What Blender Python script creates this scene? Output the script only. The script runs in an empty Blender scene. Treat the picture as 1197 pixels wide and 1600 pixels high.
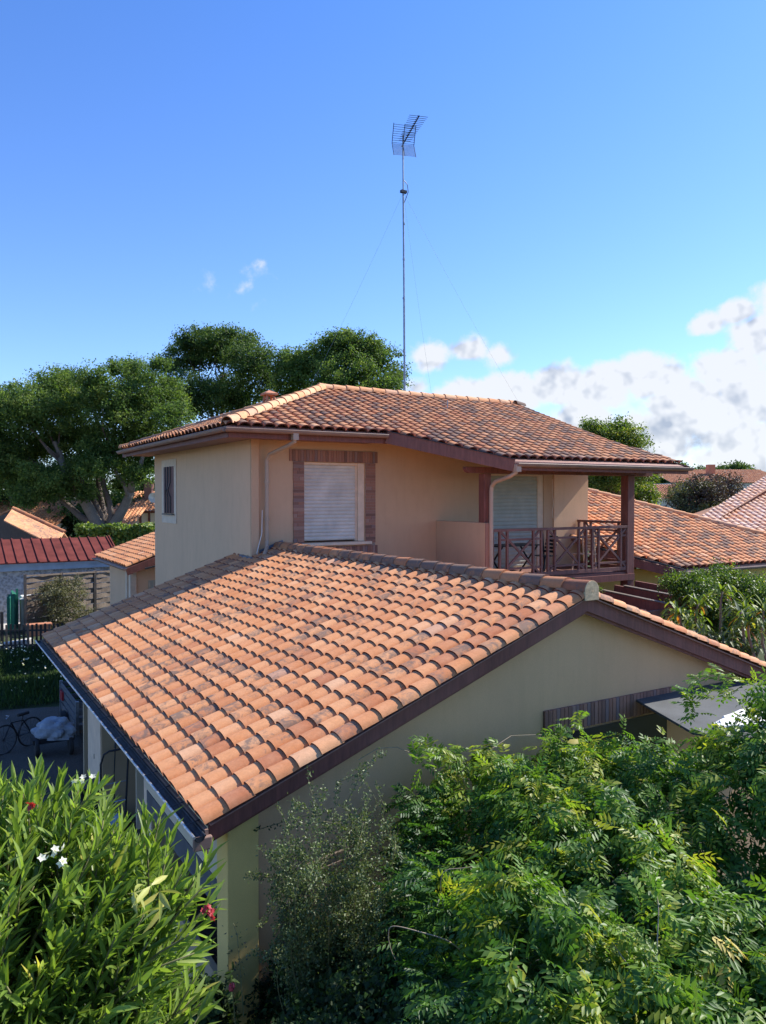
import bpy, bmesh, math, random
import numpy as np
from math import sin, cos, pi, radians, sqrt, tan
from mathutils import Vector, Matrix

SC = bpy.context.scene
COL = SC.collection
GZ = -0.5                       # ground level
# ---------------------------------------------------------------- camera
cam_d = bpy.data.cameras.new('camera'); cam = bpy.data.objects.new('camera', cam_d); COL.objects.link(cam)
cam_d.sensor_fit = 'HORIZONTAL'; cam_d.sensor_width = 36.0; cam_d.lens = 36.0*1200/1197
cam_d.clip_start = 0.05; cam_d.clip_end = 4000
cam.location = (0, 0, 4.9)
YAW = radians(58.9)
cam.rotation_euler = (pi/2 - math.atan(25/1200), 0, YAW - pi/2)
SC.camera = cam
RT = np.array([sin(YAW), -cos(YAW), 0.]); FW = np.array([cos(YAW), sin(YAW), 0.])
def cm(x, y, z=0.0):
    "metres to the right of and ahead of the viewing balcony -> world"
    p = RT*x + FW*y
    return np.array([p[0], p[1], z])
# ---------------------------------------------------------------- sky, sun
SUN_EL, SUN_AZ = radians(42), radians(-5)
def world():
    w = bpy.data.worlds.new('World'); SC.world = w; w.use_nodes = True
    nt = w.node_tree; N = nt.nodes; L = nt.links; N.clear()
    out = N.new('ShaderNodeOutputWorld'); bg = N.new('ShaderNodeBackground'); L.new(bg.outputs[0], out.inputs[0])
    sky = N.new('ShaderNodeTexSky'); sky.sky_type = 'NISHITA'; sky.sun_disc = False
    sky.sun_elevation = SUN_EL; sky.sun_rotation = pi/2 - SUN_AZ
    sky.air_density = 1.0; sky.dust_density = 0.6; sky.ozone_density = 2.5; sky.altitude = 800
    tint = N.new('ShaderNodeMix'); tint.data_type = 'RGBA'; tint.blend_type = 'MULTIPLY'; tint.inputs[0].default_value = 1
    L.new(sky.outputs[0], tint.inputs[6])
    # deeper blue overhead, paler towards the horizon
    sep = N.new('ShaderNodeSeparateXYZ'); tcs = N.new('ShaderNodeTexCoord'); L.new(tcs.outputs['Generated'], sep.inputs[0])
    el = N.new('ShaderNodeMapRange'); L.new(sep.outputs[2], el.inputs[0]); el.inputs[1].default_value = .05; el.inputs[2].default_value = .55
    hz = N.new('ShaderNodeMix'); hz.data_type = 'RGBA'; L.new(el.outputs[0], hz.inputs[0]); hz.inputs[6].default_value = (.86, .99, 1.30, 1); hz.inputs[7].default_value = (.60, .93, 1.44, 1)
    L.new(hz.outputs[2], tint.inputs[7])
    bg.inputs[1].default_value = 0.10
    tc = N.new('ShaderNodeTexCoord')
    def math_(op, a, b=None, c=None, clamp=False):
        n = N.new('ShaderNodeMath'); n.operation = op; n.use_clamp = clamp
        for i, v in enumerate((a, b, c)):
            if v is None: continue
            if isinstance(v, (int, float)): n.inputs[i].default_value = v
            else: L.new(v, n.inputs[i])
        return n.outputs[0]
    def vadd(a, v):
        n = N.new('ShaderNodeVectorMath'); n.operation = 'ADD'; L.new(a, n.inputs[0]); n.inputs[1].default_value = v; return n.outputs[0]
    D = tc.outputs['Generated']
    # puffs of cloud: azimuth, elevation (degrees), radius (radians), weight
    puffs = [(55.2,10.2,.034,.75),(52.6,10.6,.030,.7),(50.0,10.2,.028,.6),(53.0,7.2,.050,1.15),(49.3,7.4,.054,1.25),(46.0,7.9,.054,1.3),(42.8,7.8,.054,1.3),(39.8,8.2,.056,1.3),
             (37.5,6.6,.066,1.3),(35.0,8.4,.054,1.2),(33.0,10.6,.046,1.1),(36.0,11.6,.026,.9),(34.2,12.2,.028,.9),(30.5,12.4,.06,1),(34.0,6.0,.08,1),(44.8,5.5,.060,1),(49.8,5.4,.055,1),(39.5,4.0,.08,1),(33.0,3.2,.1,1),
             (56.3,8.0,.02,.6),(28.5,8.0,.12,1),(24.0,10.0,.14,1),(46.0,2.5,.08,1),(53.0,2.5,.06,.9),
             (67.7,16.7,.016,.16),(68.8,16.3,.02,.08),(10,9,.16,1),(-8,8,.2,1),(-30,9,.2,.9)]
    F = None
    for az, el, r, wt in puffs:
        a, e = radians(az), radians(el)
        c = (cos(e)*cos(a), cos(e)*sin(a), sin(e))
        n = N.new('ShaderNodeVectorMath'); n.operation = 'SUBTRACT'; L.new(D, n.inputs[0]); n.inputs[1].default_value = c
        n2 = N.new('ShaderNodeVectorMath'); n2.operation = 'MULTIPLY'; L.new(n.outputs[0], n2.inputs[0]); n2.inputs[1].default_value = (1, 1, 1.5)
        n3 = N.new('ShaderNodeVectorMath'); n3.operation = 'LENGTH'; L.new(n2.outputs[0], n3.inputs[0])
        v = math_('MULTIPLY_ADD', n3.outputs['Value'], -wt/r, wt)
        F = v if F is None else math_('SMOOTH_MAX', F, v, .12)
    def noise(vec, s, det, rough=.55):
        n = N.new('ShaderNodeTexNoise'); L.new(vec, n.inputs['Vector']); n.inputs['Scale'].default_value = s
        n.inputs['Detail'].default_value = det; n.inputs['Roughness'].default_value = rough; return n.outputs['Fac']
    def dens(vec):
        a = noise(vec, 15, 8, .58); b = noise(vec, 50, 5, .6)
        return math_('ADD', math_('MULTIPLY', math_('SUBTRACT', a, .5), 2.5), math_('MULTIPLY', math_('SUBTRACT', b, .5), .7))
    n0 = dens(D)
    s0 = noise(D, 15, 3.2, .5); s1 = noise(vadd(D, (.012, -.006, .020)), 15, 3.2, .5)
    s2 = noise(D, 42, 2, .5); s3 = noise(vadd(D, (.005, -.003, .008)), 42, 2, .5)
    d = math_('ADD', math_('MULTIPLY', F, 1.5), n0)
    mr = N.new('ShaderNodeMapRange'); mr.interpolation_type = 'SMOOTHSTEP'; L.new(d, mr.inputs[0])
    mr.inputs[1].default_value = .06; mr.inputs[2].default_value = .74; mr.inputs[3].default_value = 0; mr.inputs[4].default_value = 1
    # lit towards the sun and upwards, greyer where the cloud is thick underneath
    sh = math_('MULTIPLY_ADD', math_('SUBTRACT', s0, s1), 3.0, .78); sh = math_('ADD', sh, math_('MULTIPLY', math_('SUBTRACT', s2, s3), 1.8))
    big = noise(vadd(D, (3.1, 0, 0)), 9, 3)
    sh = math_('SUBTRACT', sh, math_('MULTIPLY', math_('SUBTRACT', big, .48), 1.5))
    thick = math_('MULTIPLY', math_('SUBTRACT', d, 1.1), .14)
    sh = math_('SUBTRACT', sh, thick)
    cr = N.new('ShaderNodeValToRGB'); L.new(math_('ADD', sh, 0, clamp=True), cr.inputs[0])
    cr.color_ramp.elements[0].color = (2.4, 2.75, 3.4, 1); cr.color_ramp.elements[0].position = .0
    cr.color_ramp.elements[1].color = (4.7, 4.85, 5.1, 1); cr.color_ramp.elements[1].position = .72
    mx = N.new('ShaderNodeMix'); mx.data_type = 'RGBA'
    L.new(math_('MULTIPLY', mr.outputs[0], .96), mx.inputs[0]); L.new(tint.outputs[2], mx.inputs[6]); L.new(cr.outputs[0], mx.inputs[7])
    L.new(mx.outputs[2], bg.inputs[0])
SKY_TINT = (0.80, 0.985, 1.36, 1)
world()
sd = bpy.data.lights.new('sun', 'SUN'); sun = bpy.data.objects.new('sun', sd); COL.objects.link(sun)
sd.energy = 4.3; sd.angle = radians(0.53); sd.color = (1.0, .95, .86)
sun.rotation_euler = Vector((cos(SUN_EL)*cos(SUN_AZ), cos(SUN_EL)*sin(SUN_AZ), sin(SUN_EL))).to_track_quat('Z', 'Y').to_euler()
SC.view_settings.view_transform = 'Standard'; SC.view_settings.look = 'None'
SC.view_settings.exposure = 0.94; SC.view_settings.gamma = 1
try:
    SC.cycles.max_bounces = 8; SC.cycles.transparent_max_bounces = 6
except Exception: pass

# ---------------------------------------------------------------- mesh helpers
class MB:
    def __init__(s): s.v = []; s.f = []; s.c = []
    def add(s, vs, fs, c=(.5, .5, .5)):
        k = len(s.v); s.v += [tuple(map(float, p)) for p in vs]
        for f in fs: s.f.append(tuple(i+k for i in f)); s.c.append(c)
    def box(s, a, b, c=(.5, .5, .5)):
        x0, y0, z0 = a; x1, y1, z1 = b
        vs = [(x0,y0,z0),(x1,y0,z0),(x1,y1,z0),(x0,y1,z0),(x0,y0,z1),(x1,y0,z1),(x1,y1,z1),(x0,y1,z1)]
        s.add(vs, [(0,3,2,1),(4,5,6,7),(0,1,5,4),(1,2,6,5),(2,3,7,6),(3,0,4,7)], c)
    def bar(s, p, q, w, h, up=(0, 0, 1), c=(.5, .5, .5)):
        "rectangular bar p->q, w wide, h high (centred)"
        p = Vector(p); q = Vector(q); d = (q-p).normalized(); up = Vector(up)
        sd_ = d.cross(up)
        if sd_.length < 1e-4: sd_ = d.cross(Vector((1, 0, 0)))
        sd_.normalize(); u = sd_.cross(d).normalized()
        vs = []
        for e in (p, q):
            for a, b in ((-1,-1),(1,-1),(1,1),(-1,1)): vs.append(e + sd_*(a*w/2) + u*(b*h/2))
        s.add(vs, [(0,1,2,3),(7,6,5,4),(0,4,5,1),(1,5,6,2),(2,6,7,3),(3,7,4,0)], c)
    def prism(s, pts, d, c=(.5, .5, .5)):
        "planar polygon extruded by vector d"
        n = len(pts); d = Vector(d); a = [Vector(p) for p in pts]; b = [p+d for p in a]
        s.add(a+b, [tuple(range(n-1, -1, -1)), tuple(range(n, 2*n))] + [(i, (i+1) % n, n+(i+1) % n, n+i) for i in range(n)], c)
    def tube(s, pts, r, n=8, cap=True, c=(.5, .5, .5)):
        pts = [Vector(p) for p in pts]; m = len(pts)
        rs = r if isinstance(r, (list, tuple)) else [r]*m
        ref = Vector((0, 0, 1)); vs = []
        last = None
        for i, p in enumerate(pts):
            d = (pts[min(i+1, m-1)] - pts[max(i-1, 0)])
            d = d.normalized() if d.length > 1e-9 else Vector((0, 0, 1))
            if last is None:
                a = d.cross(ref)
                if a.length < .05: a = d.cross(Vector((1, 0, 0)))
            else:
                a = last - d*last.dot(d)
                if a.length < 1e-5: a = d.cross(ref)
            a.normalize(); last = a; b = d.cross(a)
            for k in range(n):
                t = 2*pi*k/n; vs.append(p + (a*cos(t) + b*sin(t))*rs[i])
        fs = []
        for i in range(m-1):
            for k in range(n): fs.append((i*n+k, i*n+(k+1) % n, (i+1)*n+(k+1) % n, (i+1)*n+k))
        if cap: fs += [tuple(range(n-1, -1, -1)), tuple(range((m-1)*n, m*n))]
        s.add(vs, fs, c)
    def mesh(s, name, smooth=False):
        me = bpy.data.meshes.new(name); me.from_pydata(s.v, [], s.f); me.update()
        at = me.color_attributes.new('tint', 'FLOAT_COLOR', 'CORNER')
        ln = np.array([len(f) for f in s.f]); cc = np.array(s.c, dtype=np.float32).reshape(-1, 3)
        full = np.ones((ln.sum(), 4), dtype=np.float32); full[:, :3] = np.repeat(cc, ln, axis=0)
        at.data.foreach_set('color', full.ravel())
        if smooth: me.polygons.foreach_set('use_smooth', [True]*len(s.f))
        return me
def link(name, me, mat, parent=None, bevel=0.0):
    o = bpy.data.objects.new(name, me); COL.objects.link(o)
    if mat: me.materials.append(mat)
    if parent is not None: o.parent = parent
    if bevel:
        m = o.modifiers.new('bevel', 'BEVEL'); m.width = bevel; m.segments = 2; m.limit_method = 'ANGLE'; m.angle_limit = radians(40)
    return o
def obj(name, mb, mat, parent=None, bevel=0.0, smooth=False, label=None):
    o = link(name, mb.mesh(name, smooth), mat, parent, bevel)
    if label: o['label'] = label
    return o
def tag(o, label, cat, group=None):
    o['label'] = label; o['category'] = cat
    if group: o['group'] = group
    return o
def thing(name, label, cat, loc=(0, 0, 0), group=None):
    o = bpy.data.objects.new(name, None); COL.objects.link(o); o.empty_display_size = .2
    # children keep world coordinates: place the empty, children built around the origin use offset parents
    o.location = loc
    return tag(o, label, cat, group)
def adopt(root):
    "children of a placed Empty were modelled in world coordinates: cancel the Empty's offset in their mesh"
    inv = Matrix.Translation(-Vector(root.location))
    for ch in [c for c in COL.objects if c.parent == root]:
        if ch.type == 'MESH': ch.data.transform(inv)
        for g in [c for c in COL.objects if c.parent == ch]:
            if g.type == 'MESH': g.data.transform(inv)
def struct(o): o['kind'] = 'structure'; return o

def np_mesh(name, V, F, colors, smooth=False):
    "V (n,3); F (m,k) ; colors (m,3)"
    me = bpy.data.meshes.new(name); m, k = F.shape
    me.vertices.add(len(V)); me.vertices.foreach_set('co', V.astype(np.float32).ravel())
    me.loops.add(m*k); me.loops.foreach_set('vertex_index', F.astype(np.int32).ravel())
    me.polygons.add(m); me.polygons.foreach_set('loop_start', np.arange(0, m*k, k, dtype=np.int32))
    me.polygons.foreach_set('loop_total', np.full(m, k, dtype=np.int32))
    if smooth: me.polygons.foreach_set('use_smooth', np.ones(m, dtype=bool))
    me.update(calc_edges=True)
    at = me.color_attributes.new('tint', 'FLOAT_COLOR', 'CORNER')
    full = np.ones((m*k, 4), dtype=np.float32); full[:, :3] = np.repeat(colors, k, axis=0)
    at.data.foreach_set('color', full.ravel())
    return me

# ---------------------------------------------------------------- materials
def newmat(name):
    m = bpy.data.materials.new(name); m.use_nodes = True
    nt = m.node_tree; b = nt.nodes['Principled BSDF']
    return m, nt, b
def nd(nt, t, **kw):
    n = nt.nodes.new(t)
    for k, v in kw.items():
        if k.startswith('i_'): n.inputs[k[2:].replace('_', ' ')].default_value = v
        else: setattr(n, k, v)
    return n
def ramp(nt, fac, stops):
    r = nt.nodes.new('ShaderNodeValToRGB'); nt.links.new(fac, r.inputs[0])
    el = r.color_ramp.elements
    while len(el) < len(stops): el.new(.5)
    for e, (p, c) in zip(el, stops): e.position = p; e.color = (*c, 1)
    return r.outputs[0]
def noise_(nt, scale, det=4, rough=.55, vec=None, dist=0):
    n = nd(nt, 'ShaderNodeTexNoise'); n.inputs['Scale'].default_value = scale; n.inputs['Detail'].default_value = det
    n.inputs['Roughness'].default_value = rough; n.inputs['Distortion'].default_value = dist
    if vec is None: vec = nd(nt, 'ShaderNodeTexCoord').outputs['Object']
    nt.links.new(vec, n.inputs['Vector']); return n.outputs['Fac']
def mixc(nt, f, a, b, mode='MIX'):
    m = nd(nt, 'ShaderNodeMix', data_type='RGBA', blend_type=mode)
    for s, v in ((0, f), (6, a), (7, b)):
        if isinstance(v, (int, float)): m.inputs[s].default_value = v
        elif isinstance(v, tuple): m.inputs[s].default_value = (*v[:3], 1)
        else: nt.links.new(v, m.inputs[s])
    return m.outputs[2]
def mth(nt, op, a, b=0.0, clamp=False):
    n = nd(nt, 'ShaderNodeMath', operation=op, use_clamp=clamp)
    for i, v in enumerate((a, b)):
        if isinstance(v, (int, float)): n.inputs[i].default_value = v
        else: nt.links.new(v, n.inputs[i])
    return n.outputs[0]
def bump(nt, b, h, strength=.3, dist=.01):
    n = nd(nt, 'ShaderNodeBump'); n.inputs['Strength'].default_value = strength; n.inputs['Distance'].default_value = dist
    nt.links.new(h, n.inputs['Height']); nt.links.new(n.outputs[0], b.inputs['Normal'])
def scaled(nt, sx, sy, sz):
    m = nd(nt, 'ShaderNodeMapping'); m.inputs['Scale'].default_value = (sx, sy, sz)
    nt.links.new(nd(nt, 'ShaderNodeTexCoord').outputs['Object'], m.inputs['Vector']); return m.outputs[0]
def simple(name, col, rough=.6, var=.12, scale=6, metal=0, bumpd=0, bs=40, spec=.5):
    m, nt, b = newmat(name)
    f = noise_(nt, scale, 5)
    dk = tuple(c*(1-var*1.6) for c in col); lt = tuple(min(1, c*(1+var)) for c in col)
    nt.links.new(ramp(nt, f, [(.3, dk), (.7, lt)]), b.inputs['Base Color'])
    b.inputs['Roughness'].default_value = rough; b.inputs['Metallic'].default_value = metal
    b.inputs['Specular IOR Level'].default_value = spec
    if bumpd: bump(nt, b, noise_(nt, bs, 4), .5, bumpd)
    return m
def plaster(name, col, stain=.25):
    m, nt, b = newmat(name)
    f = noise_(nt, .9, 5, .6); g = noise_(nt, 5, 6, .65, scaled(nt, 1, 1, .35)); h = noise_(nt, 140, 3)
    c = mixc(nt, mth(nt, 'MULTIPLY', f, .8), col, tuple(x*.80 for x in col))
    st = ramp(nt, g, [(.48, (0, 0, 0)), (.75, (1, 1, 1))])
    c = mixc(nt, mth(nt, 'MULTIPLY', st, stain), c, tuple(x*.72 for x in (col[0], col[1]*.97, col[2]*.95)))
    nt.links.new(c, b.inputs['Base Color']); b.inputs['Roughness'].default_value = .92; b.inputs['Specular IOR Level'].default_value = .2
    sk = noise_(nt, 7, 5, .7, scaled(nt, 1, 1, .06)); skm = ramp(nt, sk, [(.52, (0, 0, 0)), (.72, (1, 1, 1))])
    c = mixc(nt, mth(nt, 'MULTIPLY', skm, .15), c, tuple(x*.60 for x in col)); gr = ramp(nt, h, [(.3, (.90, .90, .90)), (.7, (1.07, 1.07, 1.07))])
    nt.links.new(mixc(nt, 1.0, c, gr, 'MULTIPLY'), b.inputs['Base Color'])
    bump(nt, b, h, .35, .004)
    return m
def tile_mat(name, sat=1.0, dark=0.0, pale=0.0):
    m, nt, b = newmat(name)
    a = nd(nt, 'ShaderNodeAttribute', attribute_name='tint'); sp = nd(nt, 'ShaderNodeSeparateColor'); nt.links.new(a.outputs['Color'], sp.inputs[0])
    t, g, v = sp.outputs[0], sp.outputs[1], sp.outputs[2]
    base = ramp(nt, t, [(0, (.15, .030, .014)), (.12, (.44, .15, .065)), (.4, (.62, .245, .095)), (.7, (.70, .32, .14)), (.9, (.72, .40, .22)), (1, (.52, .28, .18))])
    # lime bloom and soot stains differ from tile to tile; the palest mix paints sunlight
    co = nd(nt, 'ShaderNodeTexCoord').outputs['Object']
    off = nd(nt, 'ShaderNodeVectorMath', operation='MULTIPLY_ADD'); nt.links.new(a.outputs['Color'], off.inputs[0]); off.inputs[1].default_value = (7, 13, 5); nt.links.new(co, off.inputs[2])
    n1 = noise_(nt, 7, 6, .7, off.outputs[0], .8); nb = noise_(nt, .8, 4, .6); n2 = noise_(nt, 28, 5, .7, off.outputs[0]); n3 = noise_(nt, 4, 4, .6, off.outputs[0])
    pl = ramp(nt, n3, [(.35, (0, 0, 0)), (.75, (1, 1, 1))])
    base = mixc(nt, mth(nt, 'MULTIPLY', mth(nt, 'MULTIPLY', pl, .22+pale), mth(nt, 'MULTIPLY', t, 8.0, True)), base, (.76, .45, .27) if pale < .5 else (.84, .66, .56))
    v_ = mth(nt, 'ADD', n1, mth(nt, 'MULTIPLY', mth(nt, 'SUBTRACT', n2, .5), .45))
    v_ = mth(nt, 'ADD', v_, mth(nt, 'MULTIPLY', mth(nt, 'SUBTRACT', nb, .5), .55))
    v_ = mth(nt, 'ADD', v_, mth(nt, 'MULTIPLY', mth(nt, 'SUBTRACT', g, .44), .5))
    st = ramp(nt, v_, [(.47, (0, 0, 0)), (.66, (1, 1, 1))])
    base = mixc(nt, mth(nt, 'MULTIPLY', st, .80), base, (.15, .115, .095))
    fine = ramp(nt, n2, [(.25, (.82, .82, .82)), (.7, (1.06, 1.06, 1.06))])
    base = mixc(nt, 1.0, base, fine, 'MULTIPLY')
    if dark: base = mixc(nt, dark, base, (.10, .065, .055))
    nt.links.new(base, b.inputs['Base Color']); b.inputs['Roughness'].default_value = .82; b.inputs['Specular IOR Level'].default_value = .3
    bump(nt, b, n2, .35, .004)
    return m
def wood(name, col, var=.3, axis=(6, 6, .8), rough=.65):
    m, nt, b = newmat(name)
    f = noise_(nt, 4, 6, .65, scaled(nt, *axis)); g = noise_(nt, 1.7, 4)
    c = ramp(nt, f, [(.3, tuple(x*(1-var) for x in col)), (.7, tuple(x*(1+var*.6) for x in col))])
    c = mixc(nt, mth(nt, 'MULTIPLY', ramp(nt, g, [(.5, (0, 0, 0)), (.8, (1, 1, 1))]), .35), c, tuple(x*1.5+.04 for x in col))
    nt.links.new(c, b.inputs['Base Color']); b.inputs['Roughness'].default_value = rough
    bump(nt, b, f, .3, .004); return m
def leafmat(name, stops, trans=.3, rough=.42, spec=.5):
    m, nt, b = newmat(name)
    a = nd(nt, 'ShaderNodeAttribute', attribute_name='tint'); sp = nd(nt, 'ShaderNodeSeparateColor'); nt.links.new(a.outputs['Color'], sp.inputs[0])
    c = ramp(nt, sp.outputs[0], stops)
    c = mixc(nt, 1.0, c, ramp(nt, sp.outputs[1], [(0, (.72, .72, .72)), (1, (1.18, 1.18, 1.18))]), 'MULTIPLY')
    nt.links.new(c, b.inputs['Base Color']); b.inputs['Roughness'].default_value = rough; b.inputs['Specular IOR Level'].default_value = spec
    tr = nd(nt, 'ShaderNodeBsdfTranslucent')
    nt.links.new(mixc(nt, 1.0, c, (1.5, 1.55, .7), 'MULTIPLY'), tr.inputs[0])
    mx = nd(nt, 'ShaderNodeMixShader'); mx.inputs[0].default_value = trans
    nt.links.new(b.outputs[0], mx.inputs[1]); nt.links.new(tr.outputs[0], mx.inputs[2])
    nt.links.new(mx.outputs[0], nt.nodes['Material Output'].inputs[0]); return m

M = {}
M['tile'] = tile_mat('terracotta_tile', pale=.08)
M['tile_old'] = tile_mat('weathered_terracotta', dark=.22)
M['tile_pale'] = tile_mat('pale_terracotta', pale=.35)
M['plaster'] = plaster('ochre_plaster', (.88, .56, .335))
M['plaster_shaded'] = plaster('shaded_ochre_plaster', (.66, .42, .25))  # darker ochre copy, painting the front wall's shade and roof bounce
M['plaster_gable'] = plaster('olive_ochre_plaster', (.78, .475, .25))
M['plaster_yellow'] = plaster('yellow_plaster', (.85, .60, .21), .3)
M['plaster_pale'] = plaster('pale_grey_plaster', (.72, .60, .42))
M['plaster_white'] = plaster('off_white_plaster', (.76, .66, .50))
M['wood'] = wood('red_brown_painted_wood', (.19, .062, .044), .35)
M['wood_faded'] = wood('faded_red_brown_wood', (.19, .078, .058))
M['wood_grey'] = wood('weathered_grey_wood', (.15, .112, .082), .4, (2, 2, 9))
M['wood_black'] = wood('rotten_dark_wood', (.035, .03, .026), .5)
M['gutter'] = simple('brown_gutter', (.26, .165, .125), .5, .15, 3)
M['zinc'] = simple('zinc', (.03, .032, .038), .6, .4, 8, .2)
M['rim'] = simple('sunlit_zinc_rim', (.62, .62, .60), .35, .3, 30, .7)  # paler copy of the zinc, painting the sun along its edge
M['lead'] = simple('slate_grey_flashing', (.10, .135, .18), .5, .2, 8, .3)
M['soffit'] = wood('soffit_boards', (.30, .15, .11), .2)
M['dark'] = simple('dark_underlay', (.03, .02, .018), .9)
M['shutter'] = simple('off_white_shutter', (.66, .59, .49), .45, .12, 2.5)
M['shutter_grey'] = simple('beige_grey_shutter', (.42, .42, .34), .5, .08, 4)
M['cream'] = simple('cream_trim', (.78, .58, .40), .7, .08, 5)
M['pipe'] = simple('beige_downpipe', (.44, .31, .215), .45, .08, 3)
def brick_mat():
    m, nt, b = newmat('brown_brick')
    a = nd(nt, 'ShaderNodeAttribute', attribute_name='tint'); sp = nd(nt, 'ShaderNodeSeparateColor'); nt.links.new(a.outputs['Color'], sp.inputs[0])
    c = ramp(nt, sp.outputs[0], [(0, (.20, .10, .07)), (.3, (.36, .16, .10)), (.6, (.43, .20, .125)), (.85, (.25, .165, .15)), (1, (.50, .28, .19))])
    n = noise_(nt, 30, 5); c = mixc(nt, mth(nt, 'MULTIPLY', n, .5), c, (.17, .10, .08))
    nt.links.new(c, b.inputs['Base Color']); b.inputs['Roughness'].default_value = .85; bump(nt, b, n, .4, .005); return m
M['brick'] = brick_mat()
M['mortar'] = simple('brick_mortar', (.33, .25, .20), .95, .1, 30)
M['bark'] = wood('grey_brown_bark', (.13, .10, .08), .45, (5, 5, 1.5), .9)
M['bark_pale'] = wood('pale_bark', (.20, .165, .13), .4, (8, 8, 2), .9)
M['metal_dark'] = simple('dark_metal', (.03, .035, .045), .45, .2, 8, .6)
M['metal_grey'] = simple('galvanised_steel', (.25, .28, .32), .4, .2, 10, .7)
M['rubber'] = simple('black_rubber', (.02, .02, .02), .7)
M['tarp'] = simple('pale_blue_grey_tarp', (.25, .285, .33), .55, .12, 5)
M['white'] = simple('white_paint', (.80, .78, .72), .6, .05, 4)
M['canopy'] = simple('shade_darkened_slab', (.085, .09, .092), .85, .15, 3, 0, .003)  # the slab's shade is put into this dark grey
M['redmetal'] = simple('dark_red_sheet_metal', (.15, .036, .028), .85, .2, 2, spec=.15)
M['paleblue'] = simple('pale_blue_grey_fascia', (.34, .39, .43), .6, .1, 3)
M['green'] = simple('dark_green_paint', (.02, .16, .10), .5, .15, 5)
M['blue'] = simple('faded_blue_plastic', (.14, .22, .36), .5, .1, 5)
M['bluegrey'] = simple('blue_grey_side_panel', (.10, .11, .12), .6, .15, 5)
M['tan'] = plaster('tan_plaster', (.50, .38, .24))
M['glass'] = simple('dark_glass', (.03, .03, .03), .15, .1, 3)
M['terra'] = simple('terracotta_clay', (.52, .21, .11), .8, .15, 20)

def rough_wall():
    m, nt, b = newmat('grey_roughcast')
    v = nd(nt, 'ShaderNodeTexVoronoi'); v.inputs['Scale'].default_value = 9; nt.links.new(nd(nt, 'ShaderNodeTexCoord').outputs['Object'], v.inputs['Vector'])
    n = noise_(nt, 22, 6, .7)
    f = mth(nt, 'ADD', mth(nt, 'MULTIPLY', v.outputs['Distance'], .5), mth(nt, 'MULTIPLY', n, .6))
    nt.links.new(ramp(nt, f, [(.3, (.16, .155, .15)), (.75, (.46, .45, .43))]), b.inputs['Base Color'])
    b.inputs['Roughness'].default_value = .95; bump(nt, b, f, .9, .05); return m
M['roughcast'] = rough_wall()
def ground_mat(name, c0, c1, c2, s=.35, fine=30):
    m, nt, b = newmat(name)
    f = noise_(nt, s, 8, .65); g = noise_(nt, fine, 4, .7)
    c = ramp(nt, f, [(.3, c0), (.55, c1), (.75, c2)])
    c = mixc(nt, 1.0, c, ramp(nt, g, [(.25, (.55, .55, .55)), (.75, (1.35, 1.35, 1.35))]), 'MULTIPLY')
    nt.links.new(c, b.inputs['Base Color']); b.inputs['Roughness'].default_value = .95; b.inputs['Specular IOR Level'].default_value = .1
    bump(nt, b, g, .6, .03); return m
M['soil'] = ground_mat('soil_and_grass', (.035, .045, .02), (.05, .07, .028), (.10, .09, .06))
M['gravel'] = ground_mat('grey_gravel', (.085, .075, .062), (.125, .11, .092), (.17, .15, .13), .8, 30)
M['path'] = ground_mat('pale_pavement', (.48, .45, .40), (.55, .52, .47), (.60, .57, .52), .8, 20)

G_OAK = [(0, (.036, .074, .022)), (.5, (.080, .140, .036)), (.85, (.135, .20, .05)), (1, (.19, .24, .06))]
G_DARK = [(0, (.022, .044, .018)), (.5, (.055, .10, .030)), (1, (.13, .19, .045))]
G_YEL = [(0, (.05, .10, .018)), (.5, (.12, .19, .026)), (.85, (.22, .28, .035)), (1, (.34, .33, .05))]
G_WIS = [(0, (.020, .065, .016)), (.45, (.060, .145, .026)), (.75, (.125, .235, .028)), (.93, (.22, .30, .035)), (1, (.34, .36, .045))]
G_OLE = [(0, (.05, .105, .02)), (.4, (.125, .21, .035)), (.8, (.24, .34, .06)), (.96, (.38, .44, .15)), (1, (.56, .50, .12))]
G_SHR = [(0, (.04, .065, .025)), (.5, (.09, .13, .045)), (1, (.20, .24, .08))]
G_OLIVE = [(0, (.055, .05, .032)), (.5, (.10, .10, .045)), (1, (.20, .19, .06))]
G_PURP = [(0, (.05, .028, .026)), (.6, (.10, .06, .045)), (1, (.12, .11, .045))]
M['oak'] = leafmat('holm_oak_leaves', G_OAK, .45, .6, .25)
M['darkleaf'] = leafmat('dark_evergreen_leaves', G_DARK, .35, .6, .25)
M['yelleaf'] = leafmat('yellow_green_leaves', G_YEL, .35, .5)
M['wisteria'] = leafmat('wisteria_leaves', G_WIS, .42, .45, .35)
M['oleander'] = leafmat('oleander_leaves', G_OLE, .38, .42, .45)
M['shrubleaf'] = leafmat('small_grey_green_leaves', G_SHR, .25, .5)
M['olive'] = leafmat('olive_brown_leaves', G_OLIVE, .25, .6)
M['purple'] = leafmat('purple_brown_leaves', G_PURP, .2, .6)
M['autumn'] = leafmat('orange_dying_leaves', [(0, (.30, .10, .02)), (1, (.55, .26, .04))], .3, .6)
M['petal_white'] = leafmat('cream_white_petals', [(0, (.70, .68, .52)), (1, (.85, .84, .74))], .3, .6)
M['petal_red'] = leafmat('dark_red_petals', [(0, (.30, .02, .03)), (1, (.55, .05, .06))], .3, .6)
M['petal_pink'] = leafmat('pink_petals', [(0, (.60, .08, .12)), (1, (.75, .18, .22))], .3, .6)
M['stem'] = simple('green_brown_stem', (.16, .15, .06), .7, .2, 10)
M['stem_pale'] = simple('pale_vine_stem', (.34, .27, .18), .7, .2, 10)
M['dead'] = leafmat('dead_leaf', [(0, (.42, .36, .06)), (1, (.50, .40, .08))], .3, .6)

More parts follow.
